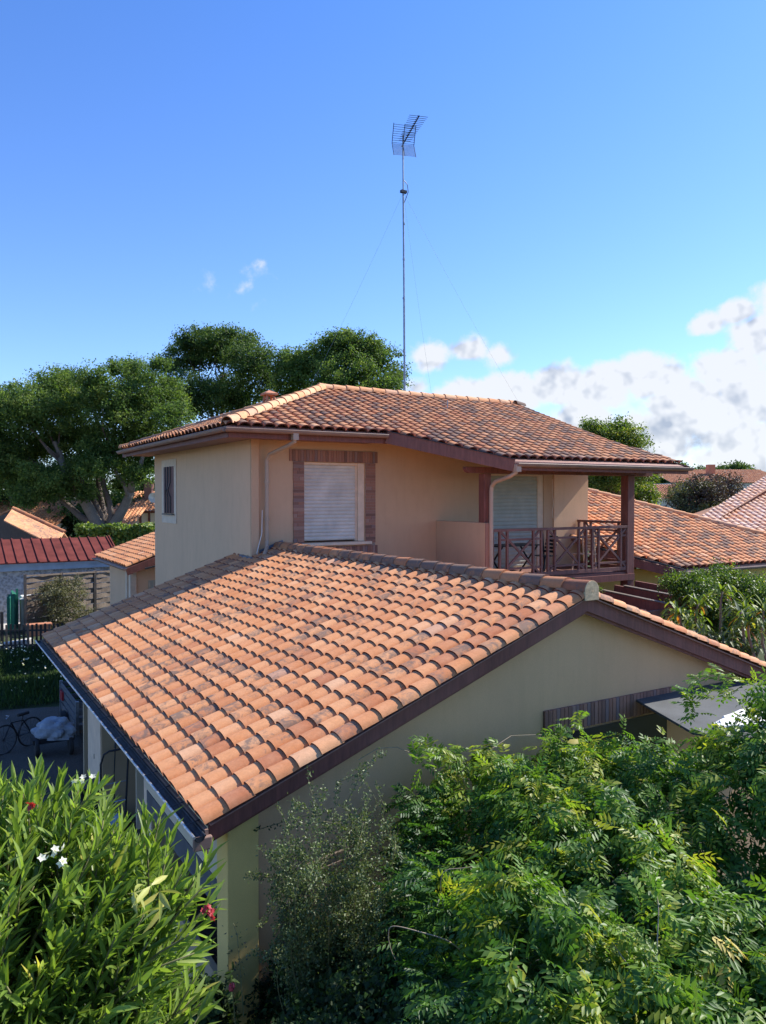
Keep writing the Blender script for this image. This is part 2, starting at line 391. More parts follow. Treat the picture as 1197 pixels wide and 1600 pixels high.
# ---------------------------------------------------------------- roof tiles
TW, TE = .268, .235
def tiles(mb, o, du, up, ncol, rowrange, rng, w=TW, e=TE, stain=.5, K=7, hh=.076, shade=0.0):
    o = Vector(o); du = Vector(du).normalized(); up = Vector(up).normalized(); n = du.cross(up)
    if n.z < 0: n = -n
    flip = du.cross(up).z < 0
    for c in range(ncol):
        r0, r1 = rowrange(c)
        colr = rng.random()
        for r in range(r0, r1):
            p = o + du*(c*w + rng.uniform(-.004, .004)) + up*(r*e + rng.uniform(-.006, .006))
            tone = min(1, max(0, rng.gauss(.48, .17) + .08*(colr-.5) - shade))
            tint = (max(.13, tone), stain*1.25*rng.random()**.7 if rng.random() < .7 else 0, rng.random())
            tilt = rng.uniform(-.004, .006)
            lo = []; hi = []
            for k in range(K+1):
                a = pi*k/K
                x = .5*(1-cos(a)); h = sin(a)**.8 if 0 < k < K else 0
                lo.append(p + du*(.010 + .236*x) + n*(hh*h + .017 + tilt*(x-.3)))
                hi.append(p + up*(e+.015) + du*(.018 + .220*x) + n*(hh*.93*h + .003))
            lo.append(p + du*(w+.010) + n*(.015)); hi.append(p + up*(e+.015) + du*(w+.018) + n*.003)
            m = K+2
            vs = lo + hi; fs = [(i, i+1, m+i+1, m+i) for i in range(m-1)]
            mb.add(vs, [f[::-1] for f in fs] if flip else fs, tint)
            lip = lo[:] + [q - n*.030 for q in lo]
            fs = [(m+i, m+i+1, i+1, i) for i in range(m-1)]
            mb.add(lip, [f[::-1] for f in fs] if flip else fs, (0.0, 0.0, tint[2]))  # lip coloured near-black red for the shade in the gap below
            # closed side of the barrel at its high edge, so a verge shows real thickness
def clip_mesh(me, planes):
    bm = bmesh.new(); bm.from_mesh(me)
    for co, no in planes:
        bmesh.ops.bisect_plane(bm, geom=bm.verts[:]+bm.edges[:]+bm.faces[:], plane_co=co, plane_no=no, clear_outer=True)
    bm.to_mesh(me); bm.free(); return me
def caps(mb, p, q, r=.115, seg=.40, rng=random, sweep=200, lift=0.03, tone=None, stain=.8, enddisc=False):
    p = Vector(p); q = Vector(q); L = (q-p).length; d = (q-p)/L; sd_ = d.cross(Vector((0, 0, 1))).normalized(); u = sd_.cross(d)
    n = max(1, round(L/seg)); s = L/n; K = 10
    for i in range(n):
        a0 = p + d*(i*s - .03); a1 = p + d*((i+1)*s)
        t = (rng.random() if tone is None else min(1, max(0, tone+rng.gauss(0, .12))), stain*rng.random(), rng.random())
        jl = rng.uniform(0, .008)
        A = []; B = []; A2 = []
        for k in range(K+1):
            th = radians(90 - sweep/2 + sweep*k/K)
            A.append(a0 + (sd_*cos(th) + u*sin(th))*r + u*(lift+jl+.012)); B.append(a1 + (sd_*cos(th) + u*sin(th))*(r*.9) + u*(lift+jl))
            A2.append(a0 + (sd_*cos(th) + u*sin(th))*(r-.02) + u*(lift+jl+.012))
        m = K+1
        mb.add(A+B, [(j, j+1, m+j+1, m+j) for j in range(K)], t)
        mb.add(A+A2, [(m+j, m+j+1, j+1, j) for j in range(K)], t)

S20 = tan(radians(20)); C20, N20 = cos(radians(20)), sin(radians(20))

# ================================================================ SETTING
def sheet(name, pts, z, mat, sub=0):
    mb = MB(); mb.add([(p[0], p[1], z) for p in pts], [tuple(range(len(pts)))]); return struct(obj(name, mb, mat))
sheet('ground', [(-1500,-1500),(1500,-1500),(1500,1500),(-1500,1500)], GZ, M['soil'])
sheet('driveway', [(-14,9),(5.8,6.9),(6.0,15.2),(5.6,20.2),(2.6,21.2),(-.5,22.0),(-14,24.5)], GZ+.004, M['gravel'])
sheet('road', [(-30,33.2),(3.0,34.2),(5.6,34.6),(9.0,35.3),(9.6,42),(9,60),(-30,60)], GZ+.008, M['path'])

# ================================================================ THE HOUSE
rng = random.Random(4)
house = thing('house', 'ochre house with terracotta roofs, brick framed window, timber balcony and low gabled front wing', 'house', (6.0, 15.4, GZ))
def part(name, mb, mat, parent=None, **k):
    return obj(name, mb, mat, parent if parent is not None else house, **k)

# ---- low front wing: walls
mb = MB()
def zr(x): return 2.10 + S20*(x-2.05) if x <= 6.61 else 2.10 + S20*(11.17-x)
mb.prism([(2.36,6.62,GZ),(10.9,6.62,GZ),(10.9,6.62,zr(10.9)-.1),(6.61,6.62,zr(6.61)-.1),(2.36,6.62,zr(2.36)-.1)], (0,.2,0))
gw = part('gable_wall', mb, M['plaster_gable'])
mb = MB(); mb.box((2.33,6.565,GZ),(2.63,6.86,zr(2.5)-.12)); part('corner_pillar', mb, M['plaster_yellow'], bevel=.008)
mb = MB(); mb.box((2.352,6.87,1.30),(2.5,9.6,2.08)); part('side_wall', mb, M['plaster_pale'])
mb = MB(); mb.box((2.345,6.872,1.02),(2.44,9.5,1.297)); part('lower_panel', mb, M['bluegrey'])
mb = MB(); mb.box((2.36,6.87,GZ),(2.42,9.45,.35)); part('low_wall', mb, M['tan'])
mb = MB(); mb.box((2.5,9.86,GZ),(3.02,10.24,2.2)); part('carport_pillar', mb, M['tan'], bevel=.006)
mb = MB(); mb.box((2.49,9.87,GZ),(2.499,10.23,2.18)); part('pillar_facing', mb, M['cream'])
mb = MB(); mb.box((2.52,13.12,GZ),(3.1,14.3,2.3)); part('carport_pillar', mb, M['tan'], bevel=.006)
mb = MB(); mb.box((2.50,13.14,GZ),(2.518,13.66,2.25)); mb.box((2.507,13.70,GZ),(2.518,14.28,2.25)); part('pillar_facing', mb, M['cream'])
mb = MB(); mb.box((2.495,13.675,.42),(2.506,13.69,.50)); part('latch', mb, M['metal_dark'])
mb = MB(); mb.box((5.2,6.84,GZ),(5.4,15.3,3.1)); part('inner_wall', mb, M['tan'])
mb = MB(); mb.box((2.6,15.2,GZ),(6.2,15.3,2.4)); part('inner_wall', mb, M['tan'])
# brick lintel above the hidden gable window
mb = MB(); x = 6.16
while x < 8.35:
    w_ = .062; mb.box((x,6.585,2.13+rng.uniform(-.004,.004)),(x+w_-.008,6.618,2.41), (rng.random(),0,0)); x += w_
bl = part('brick_lintel', mb, M['brick'], bevel=.002)
mb = MB(); mb.box((6.16,6.60,2.13),(8.35,6.612,2.405)); obj('mortar', mb, M['mortar'], bl)
mb = MB(); mb.box((6.5,6.60,.8),(8.3,6.61,2.10)); part('dark_window', mb, M['glass'])
# ---- low front wing: roof
def half_roof(sign):
    mb = MB()
    ox = 2.05 if sign > 0 else 11.17
    tiles(mb, (ox, 6.30, 2.10), (0,1,0), (sign*C20, 0, N20), 38, lambda c: (0, 21), rng)
    me = mb.mesh('roof_tiles', True)
    return clip_mesh(me, [((6.61,0,0), (sign,0,0))])
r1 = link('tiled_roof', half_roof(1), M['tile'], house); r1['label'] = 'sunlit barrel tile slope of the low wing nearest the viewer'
r2 = link('tiled_roof', half_roof(-1), M['tile_pale'], house)  # paler than the near slope, to paint the fuller sun here
mb = MB()
for sgn, ox in ((1, 2.05), (-1, 11.17)):
    a = Vector((ox+sgn*.05, 6.33, 2.093)); b = Vector((6.61, 6.33, zr(6.61)-.015))
    mb.prism([a, b, b-Vector((0,0,.012)), a-Vector((0,0,.012))], (0, 10.05, 0)); mb.prism([a+Vector((0,.1,-.013)), b+Vector((0,.1,-.013)), b+Vector((0,.1,-.05)), a+Vector((0,.1,-.05))], (0, 9.9, 0))
part('roof_deck', mb, M['soffit'])
mb = MB(); caps(mb, (6.61, 6.34, 3.80), (6.61, 15.4, 3.80), .118, .38, rng, 190, 0.0, tone=.35, stain=1)
rc = part('ridge_cap', mb, M['tile_old'], smooth=True)
mb = MB()
pts = [(6.61+.112*cos(radians(a)), 6.30, 3.815+.112*sin(radians(a))) for a in range(-8, 189, 14)]
pts = [(6.50,6.30,3.70)] + pts[::-1] + [(6.72,6.30,3.70)]
mb.prism(pts, (0,.03,0), (.8,0,.3)); mb.tube([(6.61,6.305,3.80),(6.61,6.285,3.80)], .006, 6)
obj('end_disc', mb, simple('cement_disc', (.60,.43,.25), .9, .2, 25), rc, bevel=.004)
mb = MB()
def bargepoly(off, dep, y):
    return [(2.10,y,zr(2.10)+off),(6.61,y,zr(6.61)+off),(11.12,y,zr(11.12)+off),(11.12,y,zr(11.12)+off-dep),(6.61,y,zr(6.61)+off-dep),(2.10,y,zr(2.10)+off-dep)]
mb.prism(bargepoly(.0,.195,6.375), (0,.032,0))
bb = part('bargeboard', mb, M['wood'], bevel=.003)
mb = MB(); mb.prism(bargepoly(-.165,.065,6.41), (0,.028,0)); obj('moulding', mb, M['wood'], bb)
def gutter(p, q, r=.07, mat=None, square=False, parent=house, name='gutter', label=None, rim=0):
    p = Vector(p); q = Vector(q); d = (q-p).normalized(); s_ = d.cross(Vector((0,0,1))).normalized(); u = Vector((0,0,1))
    mb = MB(); K = 8; th = .006
    A = []; 
    for P0 in (p, q):
        for rr in (r, r-th):
            for k in range(K+1):
                a = pi + pi*k/K
                A.append(P0 + s_*cos(a)*rr + u*sin(a)*rr)
    m = K+1
    for k in range(K):
        mb.add([A[k],A[k+1],A[2*m+k+1],A[2*m+k]], [(0,1,2,3)]); mb.add([A[m+k],A[m+k+1],A[3*m+k+1],A[3*m+k]], [(3,2,1,0)])
    for P0 in (p+d*.002, q-d*.002):
        mb.add([P0 + s_*cos(pi+pi*k/K)*r + u*sin(pi+pi*k/K)*r for k in range(K+1)], [tuple(range(K+1))])
    for sg in (-1, 1):
        if not (rim and sg == rim): mb.tube([p+s_*sg*r, q+s_*sg*r], .009, 6)
    g = obj(name, mb, mat or M['gutter'], parent, label=label)
    if rim:
        rb = MB(); rb.tube([p+s_*rim*r, q+s_*rim*r], .013, 8); obj('rolled_rim', rb, M['rim'], g)
    return g
g1 = gutter((1.975,6.24,2.05),(1.975,16.5,2.04), .048, M['zinc'], label='zinc gutter along the low eave', rim=-1)
for i in range(22):
    y = 6.5+i*.46; mb = MB(); mb.bar((1.925,y,2.06),(2.06,y,2.085),.015,.004); obj('gutter_strap', mb, M['zinc'], g1)
mb = MB(); mb.prism([(2.04,6.3,2.07),(2.07,6.3,2.07),(2.07,6.3,1.86),(2.04,6.3,1.86)], (0,10.15,0)); part('fascia', mb, M['gutter'])
mb = MB(); mb.box((1.93,6.25,1.92),(2.09,6.30,2.03)); part('eave_box', mb, M['gutter'], bevel=.01)
mb = MB(); mb.box((2.36,9.62,2.0),(2.5,16.3,2.12)); part('eave_beam', mb, M['tan'])

# ---- upper storey: walls
Z0 = 6.15
mb = MB(); mb.box((6.0,15.4,GZ),(6.2,23.12,Z0+.05)); part('side_wall', mb, M['plaster'], label='pale ochre side wall with one narrow window')
# front wall with openings: window 7.26-8.80 x 3.86-5.66 ; balcony door 12.35-14.32 x 3.05-5.45
mb = MB(); T = .25
def fw_(x0, x1, z0, z1): mb.box((x0,15.4,z0),(x1,15.4+T,z1))
fw_(6.203,7.26,GZ,Z0); fw_(7.26,8.80,GZ,3.86); fw_(7.26,8.80,5.66,Z0); fw_(8.80,12.45,GZ,Z0); fw_(12.45,14.32,5.47,Z0); fw_(12.45,14.32,GZ,3.02); fw_(14.32,15.92,GZ,Z0)
part('front_wall', mb, M['plaster_shaded'])
mb = MB(); mb.box((15.72,15.655,GZ),(15.92,22.9,Z0)); mb.box((6.2,22.92,GZ),(15.92,23.12,Z0)); part('rear_wall', mb, M['plaster'])
mb = MB(); mb.box((6.0,15.33,3.2),(6.17,15.398,Z0)); part('corner_pilaster', mb, M['plaster_shaded'], bevel=.004)
mb = MB(); mb.box((14.66,15.36,3.0),(15.93,15.398,Z0-.1)); part('wall_pier', mb, M['plaster'], bevel=.004)
# flashing
mb = MB()
mb.bar((5.96,15.9,3.58),(5.96,15.2,3.56),.05,.10); mb.bar((5.78,15.32,3.50),(6.45,15.32,3.70),.14,.03); mb.bar((5.66,15.44,3.44),(5.72,15.26,3.44),.18,.04)
mb.bar((6.2,15.37,3.66),(6.75,15.37,3.87),.05,.16)
part('flashing', mb, M['lead'], bevel=.004)
# brick framed window
win = bpy.data.objects.new('window', None); COL.objects.link(win); win.parent = house
mb = MB()
def bricks(x0, x1, z0, z1, vert):
    if vert:
        n = round((x1-x0)/.068); w_ = (x1-x0)/n
        for i in range(n): mb.box((x0+i*w_+.003,15.372,z0+rng.uniform(0,.006)),(x0+(i+1)*w_-.003,15.398,z1), (rng.random(),0,0))
    else:
        n = round((z1-z0)/.068); w_ = (z1-z0)/n
        for i in range(n):
            sx = rng.uniform(.3,.7)*(x1-x0) if rng.random() < .35 else None
            z_ = z0+i*w_
            if sx:
                mb.box((x0,15.372,z_+.003),(x0+sx-.003,15.398,z_+w_-.003),(rng.random(),0,0)); mb.box((x0+sx+.003,15.372,z_+.003),(x1,15.398,z_+w_-.003),(rng.random(),0,0))
            else: mb.box((x0+rng.uniform(0,.01),15.372,z_+.003),(x1,15.398,z_+w_-.003),(rng.random(),0,0))
bricks(6.90,9.13,5.66,5.92,True); bricks(6.99,7.25,3.82,5.655,False); bricks(8.81,9.07,3.82,5.655,False); bricks(6.95,9.13,3.50,3.76,True)
bs = obj('brick_surround', mb, M['brick'], win, bevel=.002)
mb = MB(); mb.box((6.91,15.385,5.665),(9.12,15.3985,5.91)); mb.box((6.995,15.385,3.765),(7.245,15.3985,5.66)); mb.box((8.815,15.385,3.765),(9.065,15.3985,5.66)); mb.box((6.96,15.385,3.51),(9.12,15.3985,3.75))
obj('mortar', mb, M['mortar'], win)
mb = MB(); mb.box((7.16,15.30,3.79),(8.94,15.50,3.855)); obj('sill', mb, M['cream'], win, bevel=.01)
def roller(x0, x1, z0, z1, y, mat, parent, name='roller_shutter', ph=.082):
    mb = MB(); n = round((z1-z0)/ph); h = (z1-z0)/n; rr = random.Random(7)
    for i in range(n):
        a = z0+i*h; K = 4; vs = []
        for k in range(K+1):
            t = k/K; vs += [(x0, y - .012*sin(pi*t), a+.006+t*(h-.006)), (x1, y - .012*sin(pi*t), a+.006+t*(h-.006))]
        mb.add(vs, [(2*k,2*k+1,2*k+3,2*k+2) for k in range(K)])
        mb.add([(x0,y+.004,a),(x1,y+.004,a),(x1,y+.004,a+.007),(x0,y+.004,a+.007)], [(0,1,2,3)])
    mb.box((x0,y+.006,z0),(x1,y+.02,z1))
    return obj(name, mb, mat, parent)
roller(7.30,8.60,3.90,5.60,15.52,M['shutter'],win)
mb = MB(); mb.box((7.262,15.49,3.862),(7.30,15.56,5.655)); mb.box((8.60,15.49,3.862),(8.64,15.56,5.655)); mb.box((7.262,15.46,5.60),(8.64,15.56,5.655)); mb.box((8.64,15.43,3.862),(8.80,15.6,5.655)); obj('window_frame', mb, M['cream'], win, bevel=.004)
# narrow side window
sw = bpy.data.objects.new('narrow_window', None); COL.objects.link(sw); sw.parent = house
mb = MB()
y0, y1, z0, z1 = 21.05, 22.05, 4.42, 5.72
for a in ((5.985,y0-.2,z0-.32),(5.985,y0-.2,z0),(5.985,y0-.2,z1),(5.985,y1,z0)): pass
mb.box((5.982,y0-.22,z0-.28),(5.998,y1+.22,z0-.02)); mb.box((5.982,y0-.22,z1),(5.998,y1+.22,z1+.2)); mb.box((5.982,y0-.22,z0-.018),(5.998,y0,z1-.002)); mb.box((5.982,y1,z0-.018),(5.998,y1+.22,z1-.002))
obj('surround', mb, M['cream'], sw, bevel=.003)
mb = MB(); mb.box((5.975,y0,z0),(5.998,y1,z1)); obj('pane', mb, M['wood_faded'], sw)
mb = MB()
for f in (.25,.5,.75): mb.tube([(5.95,y0+f*(y1-y0),z0),(5.95,y0+f*(y1-y0),z0+.35*(z1-z0)),(5.92,y0+f*(y1-y0)+(.12 if f<.5 else -.12 if f>.5 else 0),z0+.5*(z1-z0)),(5.95,y0+f*(y1-y0),z0+.65*(z1-z0)),(5.95,y0+f*(y1-y0),z1)], .016, 6)
obj('grille', mb, M['metal_dark'], sw)
mb = MB(); mb.box((5.93,y0-.05,z0-.05),(6.0,y1+.05,z0-.015)); obj('sill', mb, M['wood_grey'], sw)

# ---- upper roof
EX, EY, EZ = 5.15, 14.5, 6.29        # front left corner of the eave
RY, RZ = 18.45, 6.29 + S20*(18.45-14.5)   # ridge
RX0, RX1 = 9.25, 16.1
def zup(y): return EZ + S20*(y-EY)
def rows_front(c):
    x = EX + c*TW + .12
    if x < 8.85: y = EY
    elif x < 10.95: y = EY - 1.75*(x-8.85)/2.1
    else: y = EY - 1.75
    k = -math.floor((EY-y)/(TE*C20) + .001)
    return (k, 19)
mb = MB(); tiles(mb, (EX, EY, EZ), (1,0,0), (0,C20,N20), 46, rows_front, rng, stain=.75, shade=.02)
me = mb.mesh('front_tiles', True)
hx, hy = RX0-EX, RY-EY
planes = [((0,RY,0),(0,1,0)), ((EX,EY,0),(-hy,hx,0))]
# verge that runs straight down and flares out over the balcony
planes += [((15.95,15.0,0),(1,0,0))] 
me1 = me.copy(); clip_mesh(me1, planes)
# the flare: a second piece right of X = 15.95
me2 = me.copy(); clip_mesh(me2, [((0,RY,0),(0,1,0)), ((15.95,0,0),(-1,0,0)), ((15.95,14.55,0),(1.48,.75,0)), ((16.82,0,0),(1,0,0))])
fr = link('tiled_roof', me1, M['tile_old'], house); fr['label'] = 'weathered front slope of the upper roof'
fr2 = link('tiled_verge', me2, M['tile_old'], fr)
# left slope
ls = (RZ-EZ)/(RX0-EX); al = math.atan(ls)
mb = MB(); tiles(mb, (EX, EY, EZ), (0,1,0), (cos(al),0,sin(al)), 35, lambda c: (0, 19), rng, stain=.7)
BY = 23.8
mel = clip_mesh(mb.mesh('left_tiles', True), [((EX,EY,0),(hy,-hx,0)), ((RX0,RY,0),(BY-RY-.0,RX0-EX,0)), ((0,BY,0),(0,1,0))])
link('tiled_roof', mel, M['tile'], house)
# back and right slopes: plain decked
mb = MB()
P_ = {'fl':(EX,EY,EZ-.02),'bl':(EX,BY,EZ-.02),'r0':(RX0,RY,RZ-.02),'r1':(RX1,RY,RZ-.02),'br':(16.3,BY,EZ-.02)}
mb.add([P_['bl'],P_['br'],P_['r1'],P_['r0']], [(0,1,2,3)])
part('rear_slope', mb, M['tile_old'])
mb = MB()
def slab(pts, th=.05): mb.prism(pts, (0,0,-th))
f_in = [(EX+.03,EY+.03),(8.83,EY+.03),(10.93,12.8),(16.68,12.8),(16.0,14.5),(16.0,RY)]
def zz(x,y): return zup(y)-.02
slab([(EX+.03,EY+.03,zz(0,EY+.03)),(8.83,EY+.03,zz(0,EY+.03)),(10.93,12.8,zz(0,12.8)),(15.95,12.8,zz(0,12.8)),(15.95,RY,zz(0,RY)),(RX0,RY,zz(0,RY))])
slab([(15.95,12.8,zz(0,12.8)),(16.72,12.8,zz(0,12.8)),(15.95,14.5,zz(0,14.5))])
slab([(EX+.03,EY+.03,EZ-.01),(RX0,RY,RZ-.03),(EX+.03,BY,EZ-.01)])
part('roof_deck', mb, M['soffit'])
# horizontal soffit and fascia around the eaves
mb = MB()
mb.box((EX+.10,EY+.10,6.10),(8.85,15.4,6.125)); mb.box((EX+.10,15.4,6.10),(5.998,BY-.05,6.125))
part('soffit', mb, M['soffit'])
mb = MB()
mb.bar((EX+.09,EY+.09,6.14),(8.9,EY+.09,6.14),.03,.16); mb.bar((EX+.09,EY+.09,6.14),(EX+.09,BY,6.14),.03,.16)
part('fascia', mb, M['wood'], bevel=.004)
g2 = gutter((EX-.03,EY-.03,6.235),(8.84,EY-.03,6.245), .075, label='brown gutter above the brick framed window')
g3 = gutter((EX-.03,EY-.03,6.235),(EX-.03,BY,6.225), .075)
mb = MB(); mb.bar((8.85,EY+.02,6.20),(10.97,12.72,5.56),.035,.27); ob = part('bargeboard', mb, M['wood_faded'], bevel=.004)
mb = MB(); mb.bar((8.85,EY-.0,6.335),(10.97,12.70,5.695),.05,.018); obj('verge_strip', mb, M['zinc'], ob)
mb = MB(); mb.bar((10.97,12.74,5.54),(16.75,12.74,5.54),.035,.17); part('fascia', mb, M['wood'], bevel=.004)
g4 = gutter((10.98,12.66,5.60),(16.78,12.66,5.61), .078, label='brown gutter over the balcony')
mb = MB(); mb.bar((16.74,12.75,5.56),(15.98,14.5,6.16),.03,.2); mb.bar((15.98,14.5,6.16),(15.98,RY,7.57),.03,.2)
mb.prism([(15.96,14.6,6.27),(15.96,16.2,6.85),(16.55,15.9,5.98),(16.5,14.9,5.92)], (0,0,-.04))  # unseen flank added to cast the diagonal shadow on the wall pier
part('bargeboard', mb, M['wood'])
# balcony ceiling / rafters
mb = MB()
for x in (11.4,12.3,13.2,14.1,15.0,15.75): mb.bar((x,12.85,5.49+.0),(x,15.4,5.49+2.55*S20),.07,.12)
part('rafters', mb, M['wood'])
# caps
mb = MB(); caps(mb, (EX+.06,EY+.06,EZ+.05), (RX0,RY,RZ+.05), .13, .40, rng, 190, .0, tone=.86, stain=.3); part('hip_cap', mb, M['tile_pale'], smooth=True)
mb = MB(); caps(mb, (EX+.06,BY,EZ+.03), (RX0,RY,RZ+.05), .11, .40, rng, 190, .0, tone=.6); part('hip_cap', mb, M['tile'], smooth=True)
mb = MB(); caps(mb, (RX0-.1,RY,RZ+.05), (RX1+.02,RY,RZ+.02), .12, .40, rng, 190, .0, tone=.7, stain=.4); part('ridge_cap', mb, M['tile_pale'], smooth=True)
mb = MB(); caps(mb, (RX1-.25,RY-.12,RZ-.02),(RX1+.12,RY-.08,RZ-.05), .12,.4, rng,190,.02,tone=.1); part('ridge_end_cap', mb, M['tile_old'], smooth=True)
# clay roof vent
vx, vy, vz = 7.32, 17.5, 7.02
mb = MB()
mb.box((vx-.13,vy-.13,vz),(vx+.13,vy+.13,vz+.16))
for a, b_ in ((-1,-1),(1,-1),(1,1),(-1,1)): mb.bar((vx+a*.11,vy+b_*.11,vz+.15),(vx+a*.08,vy+b_*.08,vz+.34),.05,.05)
mb.box((vx-.17,vy-.17,vz+.33),(vx+.17,vy+.17,vz+.37))
mb.add([(vx-.17,vy-.17,vz+.372),(vx+.17,vy-.17,vz+.372),(vx+.17,vy+.17,vz+.372),(vx-.17,vy+.17,vz+.372),(vx,vy,vz+.46)], [(0,1,4),(1,2,4),(2,3,4),(3,0,4)])
part('roof_vent', mb, M['terra'], bevel=.006)
mb = MB(); mb.tube([(12.3,17.0,7.2),(12.3,17.0,7.5)], .012, 6); part('roof_pin', mb, M['metal_grey'])
# downpipes
mb = MB(); mb.tube([(6.62,14.47,6.16),(6.62,14.50,6.02),(6.55,14.62,5.95),(6.36,15.20,5.78),(6.33,15.28,5.66),(6.33,15.29,3.95),(6.30,15.22,3.80),(6.16,15.02,3.66)], .043, 12)
mb.box((6.56,14.42,6.05),(6.68,14.55,6.2)); dp = part('downpipe', mb, M['pipe'], smooth=False)
for z in (5.2,4.4): mb = MB(); mb.tube([(6.33,15.29,z-.02),(6.33,15.29,z+.02)], .058, 12); obj('bracket', mb, M['pipe'], dp)
mb = MB(); mb.tube([(11.02,12.70,5.56),(11.02,12.72,5.40),(10.98,12.85,5.33),(10.94,13.30,5.22),(10.94,13.43,5.12),(10.94,13.45,5.0),(10.94,13.45,2.9)], .047, 12); mb.box((10.96,12.62,5.42),(11.09,12.76,5.58))
dp2 = part('downpipe', mb, M['pipe'], label='beige downpipe beside the balcony post')
mb = MB(); mb.tube([(6.13,15.25,3.45),(6.1,15.28,3.7),(6.22,15.3,4.1),(6.24,15.32,4.6)], .008, 6); mb.tube([(6.13,15.25,3.45),(6.05,15.1,3.5),(6.02,14.95,3.40)], .008, 6); part('cable', mb, M['white'])

# ---- balcony
bal = bpy.data.objects.new('balcony', None); COL.objects.link(bal); bal.parent = house
def bp(name, mb, mat, **k): return obj(name, mb, mat, bal, **k)
mb = MB(); mb.box((10.80,13.50,2.6),(10.97,15.395,4.30)); bp('parapet', mb, M['plaster_shaded'], bevel=.008)
mb = MB(); mb.box((10.805,13.47,2.6),(10.90,13.498,4.29)); bp('brick_edge', mb, M['brick'])
mb = MB(); mb.box((10.97,13.55,2.86),(15.6,15.39,2.97)); bp('floor', mb, M['wood_faded'])
mb = MB(); mb.bar((10.9,13.5,2.84),(15.65,13.5,2.84),.06,.16); mb.bar((15.6,13.5,2.84),(15.6,15.4,2.84),.06,.16); bp('edge_beam', mb, M['wood'])
mb = MB(); mb.box((10.81,13.53,4.30),(11.0,13.74,5.40)); bp('post', mb, M['wood'], bevel=.01)
mb = MB(); mb.box((15.42,13.50,2.3),(15.66,13.74,5.42)); bp('post', mb, M['wood'], bevel=.01)
mb = MB(); mb.box((15.40,13.495,2.95),(15.45,13.70,4.15)); bp('post_cheek', mb, M['wood_faded'])
mb = MB()
pts = [(16.4,13.6,5.41),(16.4,13.6,5.55),(10.35,13.6,5.55)] + [(10.35+.10*(1-cos(t)),13.6,5.55-.14*sin(t)*1.0) for t in (.5,1.0,1.57)]
mb.prism([(10.45,13.55,5.41),(16.4,13.55,5.41),(16.4,13.55,5.55),(10.32,13.55,5.55),(10.32,13.55,5.50),(10.36,13.55,5.44)], (0,.14,0)); bp('purlin', mb, M['wood'], bevel=.006)
def railing(p, q, top, bot, nmod, name='railing', lead=0.0):
    p = Vector(p); q = Vector(q); L = (q-p).length; d = (q-p)/L; mb = MB()
    def V(s_, z): return Vector((p.x+d.x*s_, p.y+d.y*s_, z))
    mb.bar(V(0,top), V(L,top), .09, .06); mb.bar(V(0,bot), V(L,bot), .05, .09)
    P = L/nmod
    for i in range(nmod):
        s0 = i*P + lead
        for s_ in (s0+.03, s0+.24, s0+.46, s0+P-.22): mb.bar(V(s_,bot), V(s_,top), .055, .055, up=d)
        for z in (bot+.17, top-.22): mb.bar(V(s0+.24,z), V(s0+P,z), .035, .05)
        mb.bar(V(s0+.26,bot+.03), V(s0+P-.02,top-.03), .035, .055); mb.bar(V(s0+.26,top-.03), V(s0+P-.02,bot+.03), .03, .055)
    mb.bar(V(L-.02,bot), V(L-.02,top), .045, .045, up=d)
    return bp(name, mb, M['wood_faded'], bevel=.003)
railing((11.02,13.54,0),(15.42,13.54,0), 4.12, 3.06, 3)
railing((15.55,15.35,0),(15.55,13.7,0), 4.22, 3.06, 1)
roller(12.45,14.12,3.02,5.42,15.45,M['shutter_grey'],bal,'balcony_shutter',.1)
mb = MB(); mb.box((14.12,15.42,3.02),(14.318,15.52,5.46)); mb.box((12.45,15.42,5.42),(14.12,15.52,5.465)); bp('door_frame', mb, M['cream'])
mb = MB(); mb.tube([(14.58,15.34,5.35),(14.56,15.33,5.0),(14.60,15.33,4.7),(14.56,15.33,4.45),(14.6,15.34,4.3)], .012, 6); bp('blind_cord', mb, M['cream'])
adopt_list = [house]

# ================================================================ ANTENNA
ax, ay = 11.85, 18.5
ant = thing('television_antenna', 'tall guyed steel mast carrying a comb shaped television aerial above the house ridge', 'antenna', (ax, ay, 7.7)); adopt_list.append(ant)
top = Vector((ax-.03, ay, 15.62))
mb = MB(); mb.tube([(ax+.03,ay,7.55),(ax+.01,ay,10.5)], .030, 8); mb.tube([(ax+.01,ay,10.5),(ax-.02,ay,13.5)], .026, 8); mb.tube([(ax-.02,ay,13.5),(ax-.03,ay,15.1)], .021, 8)
for z in (9.0,10.5,11.6,12.6): mb.tube([(ax,ay,z),(ax,ay,z+.05)], .036, 8)
obj('mast', mb, M['metal_grey'], ant)
mb = MB(); mb.tube([(ax-.09,ay,13.52),(ax+.07,ay,13.52)], .045, 8); mb.box((ax-.1,ay-.05,13.49),(ax+.08,ay+.05,13.56)); obj('mast_collar', mb, M['metal_dark'], ant)
mb = MB(); mb.tube([(ax,ay,13.85),(ax+.12,ay,13.75),(ax+.15,ay,13.55),(ax+.05,ay,13.3),(ax,ay,13.2)], .010, 6); obj('cable_loop', mb, M['metal_dark'], ant)
bd = Vector(cm(.40,-1.72)).normalized(); ed = Vector((-bd.y, bd.x, 0)); c0 = Vector((ax-.03, ay, 14.85))
mb = MB(); mb.bar(c0-bd*.15, c0+bd*1.68, .02, .02); obj('boom', mb, M['metal_dark'], ant)
mb = MB()
for i in range(15):
    p = c0+bd*(.2+i*.102)+Vector((0,0,.015)); h = .17+.006*i; mb.tube([p-ed*h, p+ed*h], .0065, 5)
    mb.bar(p-ed*.03, p+ed*.03, .022, .02)
el = obj('director_rods', mb, M['metal_dark'], ant)
